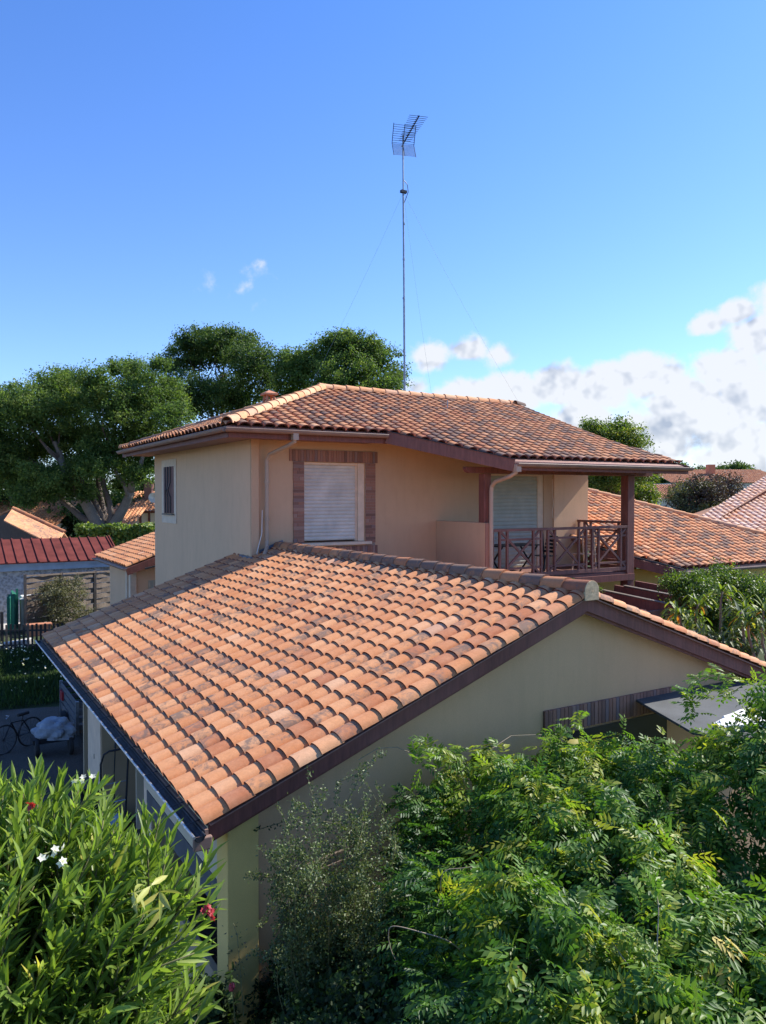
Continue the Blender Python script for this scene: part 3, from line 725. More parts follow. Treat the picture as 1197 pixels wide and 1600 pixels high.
for sg, ln in ((1,.47),(-1,.42)):
    mb = MB(); f = bd*.22
    for i in range(9 if sg > 0 else 11):
        t = (i+.4)/(9 if sg > 0 else 11); p = c0 + f*t + Vector((0,0,sg*ln*t)); mb.tube([p-ed*.33, p+ed*.33], .006, 5)
    for s_ in (-.32, 0, .32): mb.bar(c0+ed*s_, c0+ed*s_+f+Vector((0,0,sg*ln)), .016, .016)
    obj('reflector_grid', mb, M['metal_dark'] if sg > 0 else M['metal_grey'], ant)
for q in ((8.35,17.6,7.42),(12.75,18.4,7.8),(16.0,18.3,7.75)):
    mb = MB(); a = Vector((ax-.02,ay,13.5)); b = Vector(q)
    mb.tube([a + (b-a)*(i/8) - Vector((0,0,.10*sin(pi*i/8))) for i in range(9)], .0022, 4); obj('guy_wire', mb, M['metal_grey'], ant)

# ================================================================ ANNEX (left, behind)
ann = thing('outbuilding', 'small ochre lean-to with an orange tiled roof just behind the side wall of the house', 'outbuilding', (5.9,25.2,GZ)); adopt_list.append(ann)
mb = MB(); mb.box((5.95,25.3,GZ),(10.5,29.3,2.62)); obj('wall', mb, M['plaster'], ann)
mb = MB(); mb.box((5.75,25.22,GZ),(5.95,25.45,2.5)); mb.box((5.72,25.6,GZ),(5.80,25.75,2.5)); obj('corner_post', mb, M['cream'], ann, bevel=.01)
mb = MB(); mb.box((6.35,25.27,.1),(7.5,25.298,2.15)); ws = obj('shutter', mb, M['shutter_grey'], ann)
mb = MB()
for i in range(8): mb.box((6.37+i*.14,25.262,.12),(6.385+i*.14,25.27,2.13))
mb.box((7.12,25.255,.9),(7.3,25.262,1.6)); obj('shutter_boards', mb, M['cream'], ws)
mb = MB(); tiles(mb, (5.55,24.85,2.66), (0,1,0), (C20,0,N20), 19, lambda c: (0,17), rng, stain=.35)
tr = obj('tiled_roof', mb, M['tile'], ann, smooth=True)
mb = MB(); mb.prism([(5.6,24.87,2.64),(9.6,24.87,2.64+4*S20),(9.6,24.87,2.58+4*S20),(5.6,24.87,2.58)], (0,5.0,0)); obj('roof_deck', mb, M['soffit'], ann)
mb = MB(); mb.bar((5.55,24.83,2.50),(9.5,24.83,2.50+3.95*S20),.04,.22); obj('bargeboard', mb, M['wood'], ann)
mb = MB(); mb.bar((6.1,24.70,2.60),(9.0,24.70,2.62+2.9*S20*.5),.1,.05); obj('zinc_strip', mb, M['zinc'], ann)
gutter((5.48,24.75,2.62),(5.48,29.8,2.62), .07, M['gutter'], parent=ann)

# ================================================================ NEIGHBOURS ON THE LEFT
shed = thing('garage', 'grey roughcast garage with a ribbed dark red metal roof', 'garage', (2.5,36,GZ)); adopt_list.append(shed)
mb = MB(); mb.box((-9,36.0,GZ),(7.6,36.3,1.72)); mb.box((7.3,36.3,GZ),(7.6,39.4,1.72)); obj('wall', mb, M['roughcast'], shed)
mb = MB(); mb.box((-9.2,35.85,1.72),(7.7,36.0,2.02)); mb.box((-9.2,35.80,1.94),(7.7,35.85,2.06)); obj('fascia', mb, M['paleblue'], shed)
mb = MB(); mb.prism([(-9.3,35.75,2.07),(7.75,35.75,2.07),(7.75,38.3,2.95),(-9.3,38.3,2.95)], (0,0,-.04))
rm = obj('metal_roof', mb, M['redmetal'], shed)
mb = MB()
for i in range(42):
    x = -9.2+i*.41; mb.prism([(x,35.74,2.075),(x+.05,35.74,2.075),(x+.05,38.3,2.955),(x,38.3,2.955)], (0,0,.045))
mb.bar((7.74,35.75,2.10),(7.74,38.3,2.98),.05,.10)
obj('roof_ribs', mb, M['redmetal'], shed)
nh = thing('neighbouring_house', 'house with a peach tiled gable roof rising behind the red metal garage roof', 'house', tuple(cm(-21,45,GZ))); adopt_list.append(nh)
def quadtiles(a, b, d, w, e, rng, stain=.3, shade=0, mat='tile', parent=None, name='tiled_roof'):
    "tiles over the parallelogram a (eave start) b (eave end) d (up the slope from a)"
    a = Vector(a); b = Vector(b); d = Vector(d); du = b-a; up = d-a
    mb = MB(); tiles(mb, a, du, up, int(du.length/w), lambda c: (0, int(up.length/e)), rng, w=w, e=e, stain=stain, shade=shade); return mb
A_ = cm(-25.5,43.3,5.75); B_ = cm(-20.9,43.3,4.2); C_ = cm(-18.0,43.3,2.85); D_ = cm(-17.6,41.3,2.2); E_ = cm(-20.4,41.3,3.5); F_ = cm(-23.5,41.3,4.9)
mb = MB(); mb.prism([tuple(E_+np.array([-.0,0,.1])), tuple(D_), tuple(C_), tuple(B_)], (0,0,-.06)); obj('gable_slope', mb, M['tile_pale'], nh)
mb = MB(); caps(mb, tuple(C_), tuple(B_), .14, .4, rng, 190, 0, tone=.3); obj('edge_cap', mb, M['tile_old'], nh, smooth=True)
mb = MB(); mb.prism([tuple(B_), tuple(C_), tuple(cm(-18.0,46,1.2)), tuple(cm(-20.9,46.5,2.2))], (0,0,-.06)); mb.prism([tuple(B_),tuple(cm(-20.9,46.5,2.2)),tuple(cm(-24,47,1.7)),tuple(cm(-25,44,2.6))],(0,0,-.06)); obj('rear_slope', mb, M['tile_old'], nh)
mb = MB(); mb.prism([tuple(cm(-25,43.2,GZ)), tuple(cm(-18.3,43.2,GZ)), tuple(cm(-18.3,43.2,2.6)), tuple(cm(-20.9,43.2,4.05)), tuple(cm(-25,43.2,2.4))], tuple(cm(.1,.3)), ); obj('shade_gable_wall', mb, M['wood_black'], nh)  # near-black colour stands for the shaded recess below the gable

dh = thing('far_house', 'far tiled house with white timbered wall between the oak and the ochre side wall', 'house', tuple(cm(-21.5,70,GZ))); adopt_list.append(dh)
def hbox(mb, x0, x1, y0, y1, z0, z1, c=(.5,.5,.5)):
    P4 = [cm(x0,y0),cm(x1,y0),cm(x1,y1),cm(x0,y1)]
    mb.prism([(p[0],p[1],z0) for p in P4], (0,0,z1-z0), c)
mb = MB(); hbox(mb,-24,-18,70,76,GZ,3.5); obj('wall', mb, M['plaster_white'], dh)
mb = MB()
for x in (-23,-22.2,-21.4,-20.6,-19.9): hbox(mb,x,x+.18,69.9,69.99,GZ,3.5)
hbox(mb,-24,-18,69.85,69.99,3.35,3.6); obj('timbers', mb, M['wood'], dh)
mb = quadtiles(cm(-24.6,69.5,3.5), cm(-17.4,69.5,3.5), cm(-24.6,74,5.4), .3, .36, rng, .2); obj('tiled_roof', mb, M['tile'], dh, smooth=True)
mb = MB(); hbox(mb,-22.4,-21.7,72,72.7,4.5,6.2); obj('chimney', mb, M['brick'], dh)
dsh = MB()
dc = cm(-20.75,69.3,4.75)
K = 16; vs = [tuple(dc+cm(0,.18))]
for k in range(K): vs.append(tuple(dc + RT*(.42*cos(2*pi*k/K)) + np.array([0,0,.46*sin(2*pi*k/K)])))
dsh.add(vs, [(0,1+k,1+(k+1)%K) for k in range(K)]); dsh.tube([tuple(dc+cm(0,.15)),tuple(dc+cm(0,.5,-.2)),tuple(dc+cm(0,.6,-.9))], .04, 6); dsh.tube([tuple(dc+np.array([0,0,-.4])),tuple(dc-FW*.35)], .015, 5)
tag(obj('satellite_dish', dsh, M['white'], smooth=False), 'white satellite dish on the far tiled roof beside the ochre wall', 'satellite dish')

# more roofs glimpsed through the oak
for i, (x, y, z, w_, lb) in enumerate([(-30,60,4.2,9,'terracotta roof glimpsed under the oak crown at the left edge'),(-22.5,62,3.6,4.5,'small patch of terracotta roof behind the fork of the oak trunk')]):
    t = thing('far_house', lb, 'house', tuple(cm(x,y,GZ))); adopt_list.append(t)
    mb = quadtiles(cm(x-w_/2,y,z-1.6), cm(x+w_/2,y,z-1.6), cm(x-w_/2,y+5,z+.4), .3, .36, rng, .2); obj('tiled_roof', mb, M['tile'], t, smooth=True)
    mb = MB(); hbox(mb,x-w_/2+.3,x+w_/2-.3,y+.5,y+4.5,GZ,z-1.5); obj('wall', mb, M['plaster_white'], t)

# garden fences
def slat_panel(p, q, z0, z1, n, name, mat, parent):
    mb = MB(); p = Vector(p); q = Vector(q); L = (q-p).length; d = (q-p)/L; nn = Vector((d.y,-d.x,0)); K = 10
    for i in range(n):
        a = z0+(z1-z0)*i/n; h = (z1-z0)/n*.86; ph = pi*(i % 2)
        vs = []
        for k in range(K+1):
            s_ = L*k/K; off = .035*sin(3*pi*k/K+ph)
            for zz_ in (a, a+h): b_ = p+d*s_+nn*off; vs.append((b_.x,b_.y,zz_))
        mb.add(vs, [(2*k,2*k+2,2*k+3,2*k+1) for k in range(K)])
        vs2 = [(v[0]-nn.x*.012,v[1]-nn.y*.012,v[2]) for v in vs]; mb.add(vs2, [(2*k,2*k+1,2*k+3,2*k+2) for k in range(K)])
    obj(name, mb, mat, parent)
fen = thing('slatted_fence', 'weathered horizontal slat timber fence in front of the roughcast garage', 'fence', (3.5,33,GZ)); adopt_list.append(fen)
f0 = np.array([3.5,33.0]); f1 = np.array([7.9,35.6])
for i in range(3):
    a = f0+(f1-f0)*i/3; b = f0+(f1-f0)*(i+1)/3
    slat_panel((a[0],a[1],0), (b[0],b[1],0), GZ+.1, 1.72-.07*i, 9, 'slat_panel', M['wood_grey'], fen)
for i in range(4):
    a = f0+(f1-f0)*i/3; mb = MB(); mb.box((a[0]-.05,a[1]-.09,GZ),(a[0]+.05,a[1]+.01,1.83-.07*i)); obj('fence_post', mb, M['wood_grey'], fen)
mb = MB(); mb.bar((3.5,32.93,1.77),(7.9,35.53,1.56),.05,.06); obj('top_rail', mb, M['wood_grey'], fen)

pk = thing('picket_fence', 'low dark picket fence in shadow beyond the grass', 'fence', (2.0,27.0,GZ)); adopt_list.append(pk)
for i in range(24):
    t = i/23; x = 1.2+2.9*t; y = 29.3-1.4*t; mb = MB(); mb.box((x-.035,y-.012,GZ),(x+.035,y+.012,.55+.03*(i%2))); obj('picket', mb, M['wood_grey'] if i % 5 == 0 else M['wood_black'], pk)
for z in (-.15,.35):
    mb = MB(); mb.bar((1.1,29.37,z),(4.2,27.87,z),.03,.06); obj('rail', mb, M['wood_black'], pk)
mb = MB(); mb.prism([(1.9,29.6,GZ),(3.5,30.4,GZ),(3.5,30.7,GZ),(1.9,29.95,GZ)], (0,0,.22)); tag(obj('stone_kerb', mb, M['path'], bevel=.02), 'pale stone edging beside the green gate', 'kerb')
mb = MB(); mb.box((2.30,29.0,GZ),(2.40,29.1,.95)); tag(obj('fence_post', mb, M['wood_black']), 'dark slim post at the left end of the picket fence', 'post')

gt = thing('garden_gate', 'dark green metal garden gate standing open', 'gate', (3.05,33.2,GZ)); adopt_list.append(gt)
mb = MB()
for i in range(5): mb.bar((2.98+.06*i,33.0+.28*i,GZ+.05+.06),(2.98+.06*i,33.0+.28*i,1.05-.05*abs(i-1)),.26,.03,up=(0,1,0)); 
mb.prism([(2.93,32.85,GZ+.1),(3.28,34.2,GZ+.1),(3.28,34.2,.95),(3.05,33.3,1.2),(2.93,32.85,.95)], (.03,0,0)); obj('gate_leaf', mb, M['green'], gt)
mb = MB(); mb.box((3.29,34.15,GZ),(3.37,34.23,1.15)); obj('gate_frame', mb, M['green'], gt)
gp = thing('gate_pillar', 'white rendered gate pillar with a rounded cap right of the green gate', 'pillar', (3.6,33.9,GZ)); adopt_list.append(gp)
mb = MB(); mb.box((3.42,33.7,GZ),(3.85,34.1,.72)); obj('shaft', mb, M['plaster_white'], gp, bevel=.01)
mb = MB(); mb.box((3.36,33.64,.72),(3.91,34.16,.80)); mb.box((3.42,33.7,.80),(3.85,34.1,.90)); obj('cap', mb, M['white'], gp, bevel=.05)
mb = MB(); mb.box((3.5,32.1,GZ),(4.3,32.4,-.1)); mb.box((3.45,32.05,-.1),(4.35,32.45,-.03),(.3,0,0)); tag(obj('brick_ledge', mb, M['terra'], bevel=.01), 'low orange brick ledge at the foot of the white gate pillar', 'ledge')

# ---- trailer, cart, bicycle on the gravel
tl = thing('car_trailer', 'blue-grey slatted car trailer parked in shadow by the carport', 'trailer', (3.4,18.6,GZ)); adopt_list.append(tl)
tx0,tx1,ty0,ty1 = 2.86,4.15,17.5,19.7
mb = MB(); mb.box((tx0,ty0,-.22),(tx1,ty1,-.16)); obj('bed', mb, M['wood_grey'], tl)
for nm, (a, b) in dict(near=((tx0,ty0),(tx1,ty0)), far=((tx0,ty1),(tx1,ty1)), left=((tx0,ty0),(tx0,ty1)), right=((tx1,ty0),(tx1,ty1))).items():
    mb = MB()
    for z in (-.10,.06,.22,.38): mb.bar((a[0],a[1],z),(b[0],b[1],z),.025,.11)
    obj('side_panel', mb, M['bluegrey'], tl)
for x in (tx0,tx1):
    for y in (ty0,ty1): mb = MB(); mb.box((x-.035,y-.035,-.25),(x+.035,y+.035,.47)); obj('corner_stake', mb, M['metal_grey'], tl)
for x in (tx0-.12,tx1+.12):
    mb = MB(); mb.tube([(x-.07,18.7,-.25),(x+.07,18.7,-.25)], .25, 20); w_ = obj('wheel', mb, M['rubber'], tl, bevel=.02); mb = MB(); mb.tube([(x-.075,18.7,-.25),(x+.075,18.7,-.25)], .13, 16); obj('rim', mb, M['metal_grey'], w_)
mb = MB(); mb.tube([(3.1,17.5,-.2),(3.4,16.6,-.22),(3.45,16.2,-.22)], .03, 8); obj('drawbar', mb, M['metal_grey'], tl)
mb = MB(); mb.box((tx0-.06,19.2,.1),(tx0-.02,19.5,.3)); obj('marker_light', mb, M['petal_red'], tl)

ct = thing('covered_cart', 'small cart covered with a crumpled pale blue-grey tarpaulin in front of the trailer', 'cart', (2.3,17.3,GZ)); adopt_list.append(ct)
def lumpy(cx, cy, cz, rx, ry, rz, seed, amp=.25, n=22, m_=14, rot=0):
    r_ = random.Random(seed); ks = [(r_.uniform(-5,5),r_.uniform(-5,5),r_.uniform(-5,5),r_.uniform(0,6)) for _ in range(9)]
    mb = MB(); vs = []
    for i in range(m_+1):
        th = pi*i/m_
        for k in range(n):
            ph = 2*pi*k/n; d = (sin(th)*cos(ph), sin(th)*sin(ph), cos(th))
            f = 1 + amp*sum(abs(sin(a*d[0]+b*d[1]+c*d[2]+e)) - .6 for a,b,c,e in ks)/3
            x, y, z = d[0]*rx*f, d[1]*ry*f, max(d[2]*rz*f, -.55*rz)
            vs.append((cx+x*cos(rot)-y*sin(rot), cy+x*sin(rot)+y*cos(rot), cz+z))
    mb.add(vs, [(i*n+k, (i+1)*n+k, (i+1)*n+(k+1)%n, i*n+(k+1)%n) for i in range(m_) for k in range(n)]); return mb
obj('tarpaulin', lumpy(2.38,17.3,-.04,.42,.24,.26,9,.30,40,24,rot=-.5), M['tarp'], ct)
mb = MB(); mb.box((1.95,17.2,-.25),(2.75,17.5,-.15)); obj('frame', mb, M['metal_dark'], ct)
for p in ((2.02,17.25),(2.65,17.05)):
    mb = MB(); mb.tube([(p[0]-.04,p[1],-.32),(p[0]+.04,p[1],-.32)], .18, 18); obj('wheel', mb, M['rubber'], ct, bevel=.02)
bk = thing('bicycle', 'dark bicycle leaning left of the covered cart', 'bicycle', (1.75,17.5,GZ)); adopt_list.append(bk)
def ring(c, r, t, n=24, tilt=0):
    mb = MB(); pts = [(c[0]+r*cos(2*pi*k/n)*.85, c[1]+r*cos(2*pi*k/n)*.5, c[2]+r*sin(2*pi*k/n)) for k in range(n+1)]; mb.tube(pts, t, 6); return mb
for c in ((1.45,17.75,-.2),(2.0,18.1,-.2)):
    mb = ring(c, .30, .018)
    for k in range(8): a = pi*k/8; mb.tube([(c[0]-.28*cos(a)*.85,c[1]-.28*cos(a)*.5,c[2]-.28*sin(a)),(c[0]+.28*cos(a)*.85,c[1]+.28*cos(a)*.5,c[2]+.28*sin(a))], .003, 4)
    obj('wheel', mb, M['rubber'], bk)
mb = MB(); mb.tube([(1.45,17.75,-.2),(1.6,17.84,.12),(1.85,18.0,.10),(2.0,18.1,-.2),(1.75,17.93,-.22),(1.6,17.84,.12)], .016, 6); mb.tube([(1.75,17.93,-.22),(1.85,18.0,.22)], .014, 6); obj('frame', mb, M['metal_dark'], bk)
mb = MB(); mb.tube([(1.5,17.8,.22),(1.56,17.8,.27),(1.52,17.95,.25)], .012, 6); mb.tube([(1.6,17.84,.1),(1.55,17.82,.26)], .012, 6); obj('handlebar', mb, M['metal_grey'], bk)
mb = MB(); mb.tube([(1.74,17.93,.23),(1.96,18.07,.23)], .035, 8); obj('saddle', mb, M['rubber'], bk)

# ---- things under the carport
ht = thing('hand_truck', 'black tubular hand truck leaning in the carport', 'hand truck', (2.75,13.0,GZ)); adopt_list.append(ht)
o_ = Vector((2.62,12.75,GZ)); hx_ = Vector(cm(1,0)); back = Vector(cm(0,1))
def hp(a, z, b=0): return o_ + hx_*a + back*b + Vector((0,0,z))
mb = MB(); mb.tube([hp(-.20,.05),hp(-.22,.7,.05),hp(-.23,1.05,.08),hp(-.19,1.20,.1),hp(-.10,1.26,.1),hp(.10,1.30,.1),hp(.17,1.27,.1),hp(.21,1.15,.09),hp(.20,.7,.05),hp(.18,.05)], .017, 8); obj('outer_frame', mb, M['metal_dark'], ht)
mb = MB(); mb.tube([hp(0,.1,.03),hp(-.02,.9,.1),hp(-.02,1.35,.16)], .010, 6)
mb.tube([hp(-.02,1.3,.15),hp(-.01,1.52,.2),hp(.07,1.60,.22),hp(.20,1.60,.22)], .018, 8); obj('handle', mb, M['metal_dark'], ht)
mb = MB(); mb.tube([hp(-.21,.42,.03),hp(.19,.50,.03)], .012, 6); mb.tube([hp(-.21,.72,.06),hp(.20,.80,.06)], .006, 6); obj('cross_bar', mb, M['metal_grey'], ht)
mb = MB(); mb.prism([hp(-.14,.28,.02),hp(.12,.28,.02),hp(.19,.02,-.12),hp(-.17,.02,-.12)], tuple(back*.01)); obj('toe_plate', mb, M['metal_grey'], ht)
for a in (-.22,.2):
    mb = MB(); mb.tube([hp(a-.03,.1,.1),hp(a+.03,.1,.1)], .10, 14); obj('wheel', mb, M['rubber'], ht)
pnl = thing('louvred_panel', 'pale grey upright louvred panel behind the hand truck', 'panel', (3.2,12.4,GZ)); adopt_list.append(pnl)
mb = MB(); mb.box((2.95,12.6,GZ),(3.4,12.66,1.75)); obj('board', mb, M['plaster_pale'], pnl)
mb = MB()
for i in range(16): mb.box((3.18,12.57,-.3+i*.12),(3.32,12.60,-.24+i*.12))
obj('slots', mb, M['metal_dark'], pnl)
mb = MB(); rr = random.Random(8); pts = []
for i in range(150):
    a = i*.42; pts.append(tuple(np.array([3.0,11.6,.15]) + RT*(.20*cos(a)+rr.uniform(-.03,.03)) + np.array([0,0,.26*sin(a)+rr.uniform(-.03,.03)]) + FW*(.002*i)))
mb.tube(pts, .012, 5); tag(obj('hose_coil', mb, M['metal_grey']), 'tangled grey hose hanging between the panel and the carport pillar', 'hose')
mb = MB(); 
for i in range(6): mb.box((2.25-.01*i,13.35-.02*i,GZ+.10*i),(2.62+.01*i,13.75+.02*i,GZ+.085+.10*i))
tag(obj('crate_stack', mb, M['metal_dark'], bevel=.01), 'low stack of dark crates at the foot of the cream carport pillar', 'crates')
mb = MB(); mb.box((2.30,13.55,1.78),(2.49,13.85,1.93)); mb.bar((2.40,13.7,1.78),(2.49,13.7,1.70),.12,.04); tag(obj('wall_lamp', mb, M['blue'], bevel=.01), 'small faded blue box lamp under the gutter above the carport pillar', 'lamp')

# ---- beside the gable wall
mb = MB(); mb.box((2.78,6.30,GZ),(2.90,6.42,1.22)); mb.box((2.92,6.36,GZ),(3.02,6.44,1.20)); mb.bar((2.86,6.36,.3),(3.0,6.40,.3),.1,.1)
tag(obj('wooden_post', mb, M['wood_black'], bevel=.01), 'blackened wooden post standing right of the yellow corner pillar', 'post')
mb = MB(); mb.bar((3.05,6.45,1.45),(3.7,6.50,1.50),.03,.02); mb.bar((3.05,6.45,1.36),(3.7,6.50,1.41),.03,.02); mb.box((3.02,6.44,.75),(3.9,6.46,.79)); mb.box((3.02,6.44,GZ),(3.06,6.48,1.5))
tag(obj('trellis', mb, M['wood_grey']), 'grey timber trellis rails behind the wispy shrub', 'trellis')
cn = thing('flat_canopy', 'flat canopy slab, coloured dark grey for its shade, jutting from the gable wall above the foliage', 'canopy', (9,6,GZ)); adopt_list.append(cn)
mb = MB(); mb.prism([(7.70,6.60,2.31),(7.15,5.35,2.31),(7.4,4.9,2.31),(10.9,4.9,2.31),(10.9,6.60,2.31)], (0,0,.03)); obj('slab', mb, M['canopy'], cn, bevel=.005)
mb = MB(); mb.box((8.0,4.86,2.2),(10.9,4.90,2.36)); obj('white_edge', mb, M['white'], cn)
for x in (8.2,10.7): mb = MB(); mb.box((x,4.95,GZ),(x+.1,5.05,2.3)); obj('post', mb, M['wood'], cn)
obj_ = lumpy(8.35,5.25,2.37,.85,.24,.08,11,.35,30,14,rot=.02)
tag(obj('sunlit_slab_strip', obj_, M['white']), 'white lump standing in for the sunlit front strip of the canopy slab', 'sunlit strip')  # white shape added for the sunlit strip of the slab

# ================================================================ RIGHT HAND SIDE
wing = thing('neighbouring_house', 'long orange tiled house roof to the right of the balcony post', 'house', (20,14,GZ)); adopt_list.append(wing)
mb = MB(); tiles(mb, (15.2,13.2,2.99), (1,0,0), (0,C20,N20), 42, lambda c: (0 if c > 6 else 7-c, 25), rng, stain=.7)
me = clip_mesh(mb.mesh('wing_tiles', True), [((24.9,13.2,0),(5.6,5.4,0)), ((0,18.9,0),(0,1,0))])
link('tiled_roof', me, M['tile'], wing)
mb = MB(); mb.prism([(17,13.25,2.96),(24.8,13.25,2.96),(19.4,18.85,2.96+5.6*S20),(15.3,18.85,2.96+5.6*S20),(15.3,14.9,2.96+1.65*S20)], (0,0,-.05)); obj('roof_deck', mb, M['soffit'], wing)
mb = MB(); mb.add([(24.9,13.2,2.97),(30,13.2+5,2.97),(30,24,2.97),(19.4,18.9,5.05)], [(0,1,2,3)]); mb.add([(19.4,18.9,5.05),(30,24,2.97),(15,24,2.97),(15,18.9,5.05)], [(0,1,2,3)]); obj('rear_slope', mb, M['tile_old'], wing)
mb = MB(); caps(mb, (24.9,13.2,3.03), (19.4,18.85,5.09), .115, .40, rng, 190, 0.0, tone=.75, stain=.5); caps(mb, (19.4,18.9,5.09), (15.2,18.9,5.09), .115, .4, rng, 190, 0.0, tone=.6); obj('hip_cap', mb, M['tile'], wing, smooth=True)
mb = MB(); mb.box((17.5,13.8,GZ),(24.4,14.0,3.0)); mb.box((15.9,15.0,GZ),(17.5,15.2,3.3)); mb.prism([(15.9,15.0,GZ),(17.5,13.8,GZ),(17.5,14.0,GZ),(15.9,15.2,GZ)],(0,0,3.4)); obj('wall', mb, M['plaster_yellow'], wing)
mb = MB(); mb.bar((15.4,14.75,3.40),(17.05,13.12,2.84),.04,.22); obj('bargeboard', mb, M['wood'], wing)
mb = MB(); mb.bar((15.4,14.70,3.55),(17.05,13.08,2.99),.07,.03); obj('zinc_strip', mb, M['zinc'], wing)
gutter((17.05,13.08,2.92),(25.0,13.08,2.92), .075, parent=wing)

wh = thing('neighbouring_house', 'tiled roof at the right edge, its sunlight painted as pale pinkish tiles', 'house', tuple(cm(16,30,GZ))); adopt_list.append(wh)
# broad slope facing the viewer's right
P0 = cm(9.6,27.2,3.3); du_ = cm(.985,.17); up_ = cm(-.17,.985,.36)
mb = MB(); tiles(mb, tuple(P0), tuple(du_), tuple(up_), 60, lambda c: (0, 26), rng, w=.29, e=.33, stain=.25, shade=-.35)
me = mb.mesh('pale_tiles', True)
ca = cm(13.2,29.6); cb = cm(11.0,27.0)
clip_mesh(me, [(tuple(cm(11.6,29.0)), tuple(cm(-.73,.68))), (tuple(cm(0,33.3)), tuple(cm(-.17,.985)))])
link('tiled_roof', me, tile_mat('painted_sun_tile', pale=.78), wh)  # strong sun on this slope is put into the paler tile colour
mb = MB(); hbox(mb,12.5,30,29.5,36,GZ,3.4); obj('wall', mb, M['plaster_white'], wh)
mb = MB(); mb.add([tuple(cm(11.0,27.7,3.4)),tuple(cm(17.0,33.4,5.35)),tuple(cm(30,36,5.35)),tuple(cm(30,42,3.2)),tuple(cm(13,38,3.2))], [(0,1,4),(1,2,3,4)]); obj('rear_slope', mb, M['tile_old'], wh)

for i, (x, y, w_, d_, ze, zr_, lb) in enumerate([
    (29.5,80,6.5,6,4.6,6.2,'small far tiled house roof behind the yellow-green tree'),
    (28.0,62,5,5,3.4,4.6,'low far terracotta gable just left of the purple bush'),
    (45.5,100,16,9,6.6,8.6,'far terracotta roof with a chimney at the right edge on the skyline'),
    (24.5,52,6,5,3.3,4.2,'far dark terracotta roof below the purple bush')]):
    t = thing('far_house', lb, 'house', tuple(cm(x,y,GZ))); adopt_list.append(t)
    mb = quadtiles(cm(x-w_/2,y,ze), cm(x+w_/2,y,ze), cm(x-w_/2,y+d_,zr_), .3, .4, rng, .25); obj('tiled_roof', mb, M['tile_old'], t, smooth=True)
    mb = MB(); hbox(mb,x-w_/2+.2,x+w_/2-.2,y+.3,y+d_,GZ,ze); obj('wall', mb, M['plaster_white'], t)
    if i == 2: mb = MB(); hbox(mb,x-1,x-.1,y+5,y+6,7.6,9.2); obj('chimney', mb, M['terra'], t)

# timber pergola below the balcony
pg = thing('timber_pergola', 'dark red-brown timber pergola beams below the balcony railing', 'pergola', (14,12,GZ)); adopt_list.append(pg)
for i, (x, ya, yb, mt) in enumerate([(12.6,13.4,11.6,'wood'),(13.35,13.4,11.2,'wood'),(14.1,13.4,10.9,'wood'),(14.85,13.4,10.8,'wood'),(15.6,13.4,10.7,'wood')]):
    mb = MB(); mb.bar((x,ya,2.62-.06*(4-i)),(x,yb,2.50-.06*(4-i)),.07,.24); b_ = obj('beam', mb, M[mt], pg, bevel=.006)
    if i in (2, 3): mb = MB(); mb.bar((x,ya-.3,2.752-.06*(4-i)),(x,yb+.3,2.645-.06*(4-i)),.11,.025); obj('capping_board', mb, M['wood_grey'], b_)
for y in (13.3,11.3): mb = MB(); mb.bar((12.3,y,2.28),(15.9,y,2.36),.08,.16); obj('cross_beam', mb, M['wood'], pg, bevel=.006)
for x, y in ((12.6,11.3),(15.6,11.3)): mb = MB(); mb.box((x-.06,y-.06,GZ),(x+.06,y+.06,2.3)); obj('post', mb, M['wood'], pg)
mb = MB(); tiles(mb, (11.9,10.4,1.75), (.2,1,0), (1,.1,.30), 5, lambda c: (0,5), rng, w=.3, e=.33); tag(obj('tile_heap', mb, M['tile_old'], smooth=True), 'few brown tiles in shade below the pergola beams', 'tiles')

# balcony furniture
tb = thing('folding_table', 'dark slatted folding table on the balcony in front of the shutter', 'table', (12.3,14.6,2.97)); adopt_list.append(tb)
mb = MB()
for i in range(6): mb.bar((11.7,14.15+i*.12,3.70),(13.1,14.15+i*.12,3.70),.10,.025)
obj('tabletop', mb, M['metal_dark'], tb)
for x in (11.85,12.95):
    for a, b_ in ((14.15,14.8),(14.8,14.15)): mb = MB(); mb.bar((x,a,2.98),(x,b_,3.68),.03,.03,up=(1,0,0)); obj('leg', mb, M['metal_dark'], tb)
def chair(x, y, mat, lb, flip=1):
    t = thing('garden_chair', lb, 'chair', (x,y,2.97)); adopt_list.append(t)
    mb = MB()
    for i in range(5): mb.bar((x-.22,y-.2+i*.1,3.40),(x+.22,y-.2+i*.1,3.40),.07,.02)
    obj('seat', mb, M[mat], t)
    mb = MB()
    for i in range(5): mb.bar((x+flip*(.2+.02*i),y-.2,3.5+i*.09),(x+flip*(.2+.02*i),y+.2,3.5+i*.09),.02,.06)
    obj('backrest', mb, M[mat], t)
    for a in (-.2,.2):
        for b_ in (-.2,.2): mb = MB(); mb.bar((x+a*1.1,y+b_,2.975),(x+a*.7,y+b_,3.95 if a*flip > 0 else 3.4),.03,.03); obj('leg', mb, M[mat], t)
chair(13.45,14.45,'metal_dark','dark slatted garden chair at the right end of the balcony table',1)
chair(11.45,14.75,'metal_dark','dark slatted garden chair at the left end of the balcony table',-1)
chair(14.75,14.35,'cream','cream garden chair in the right hand corner of the balcony',1)

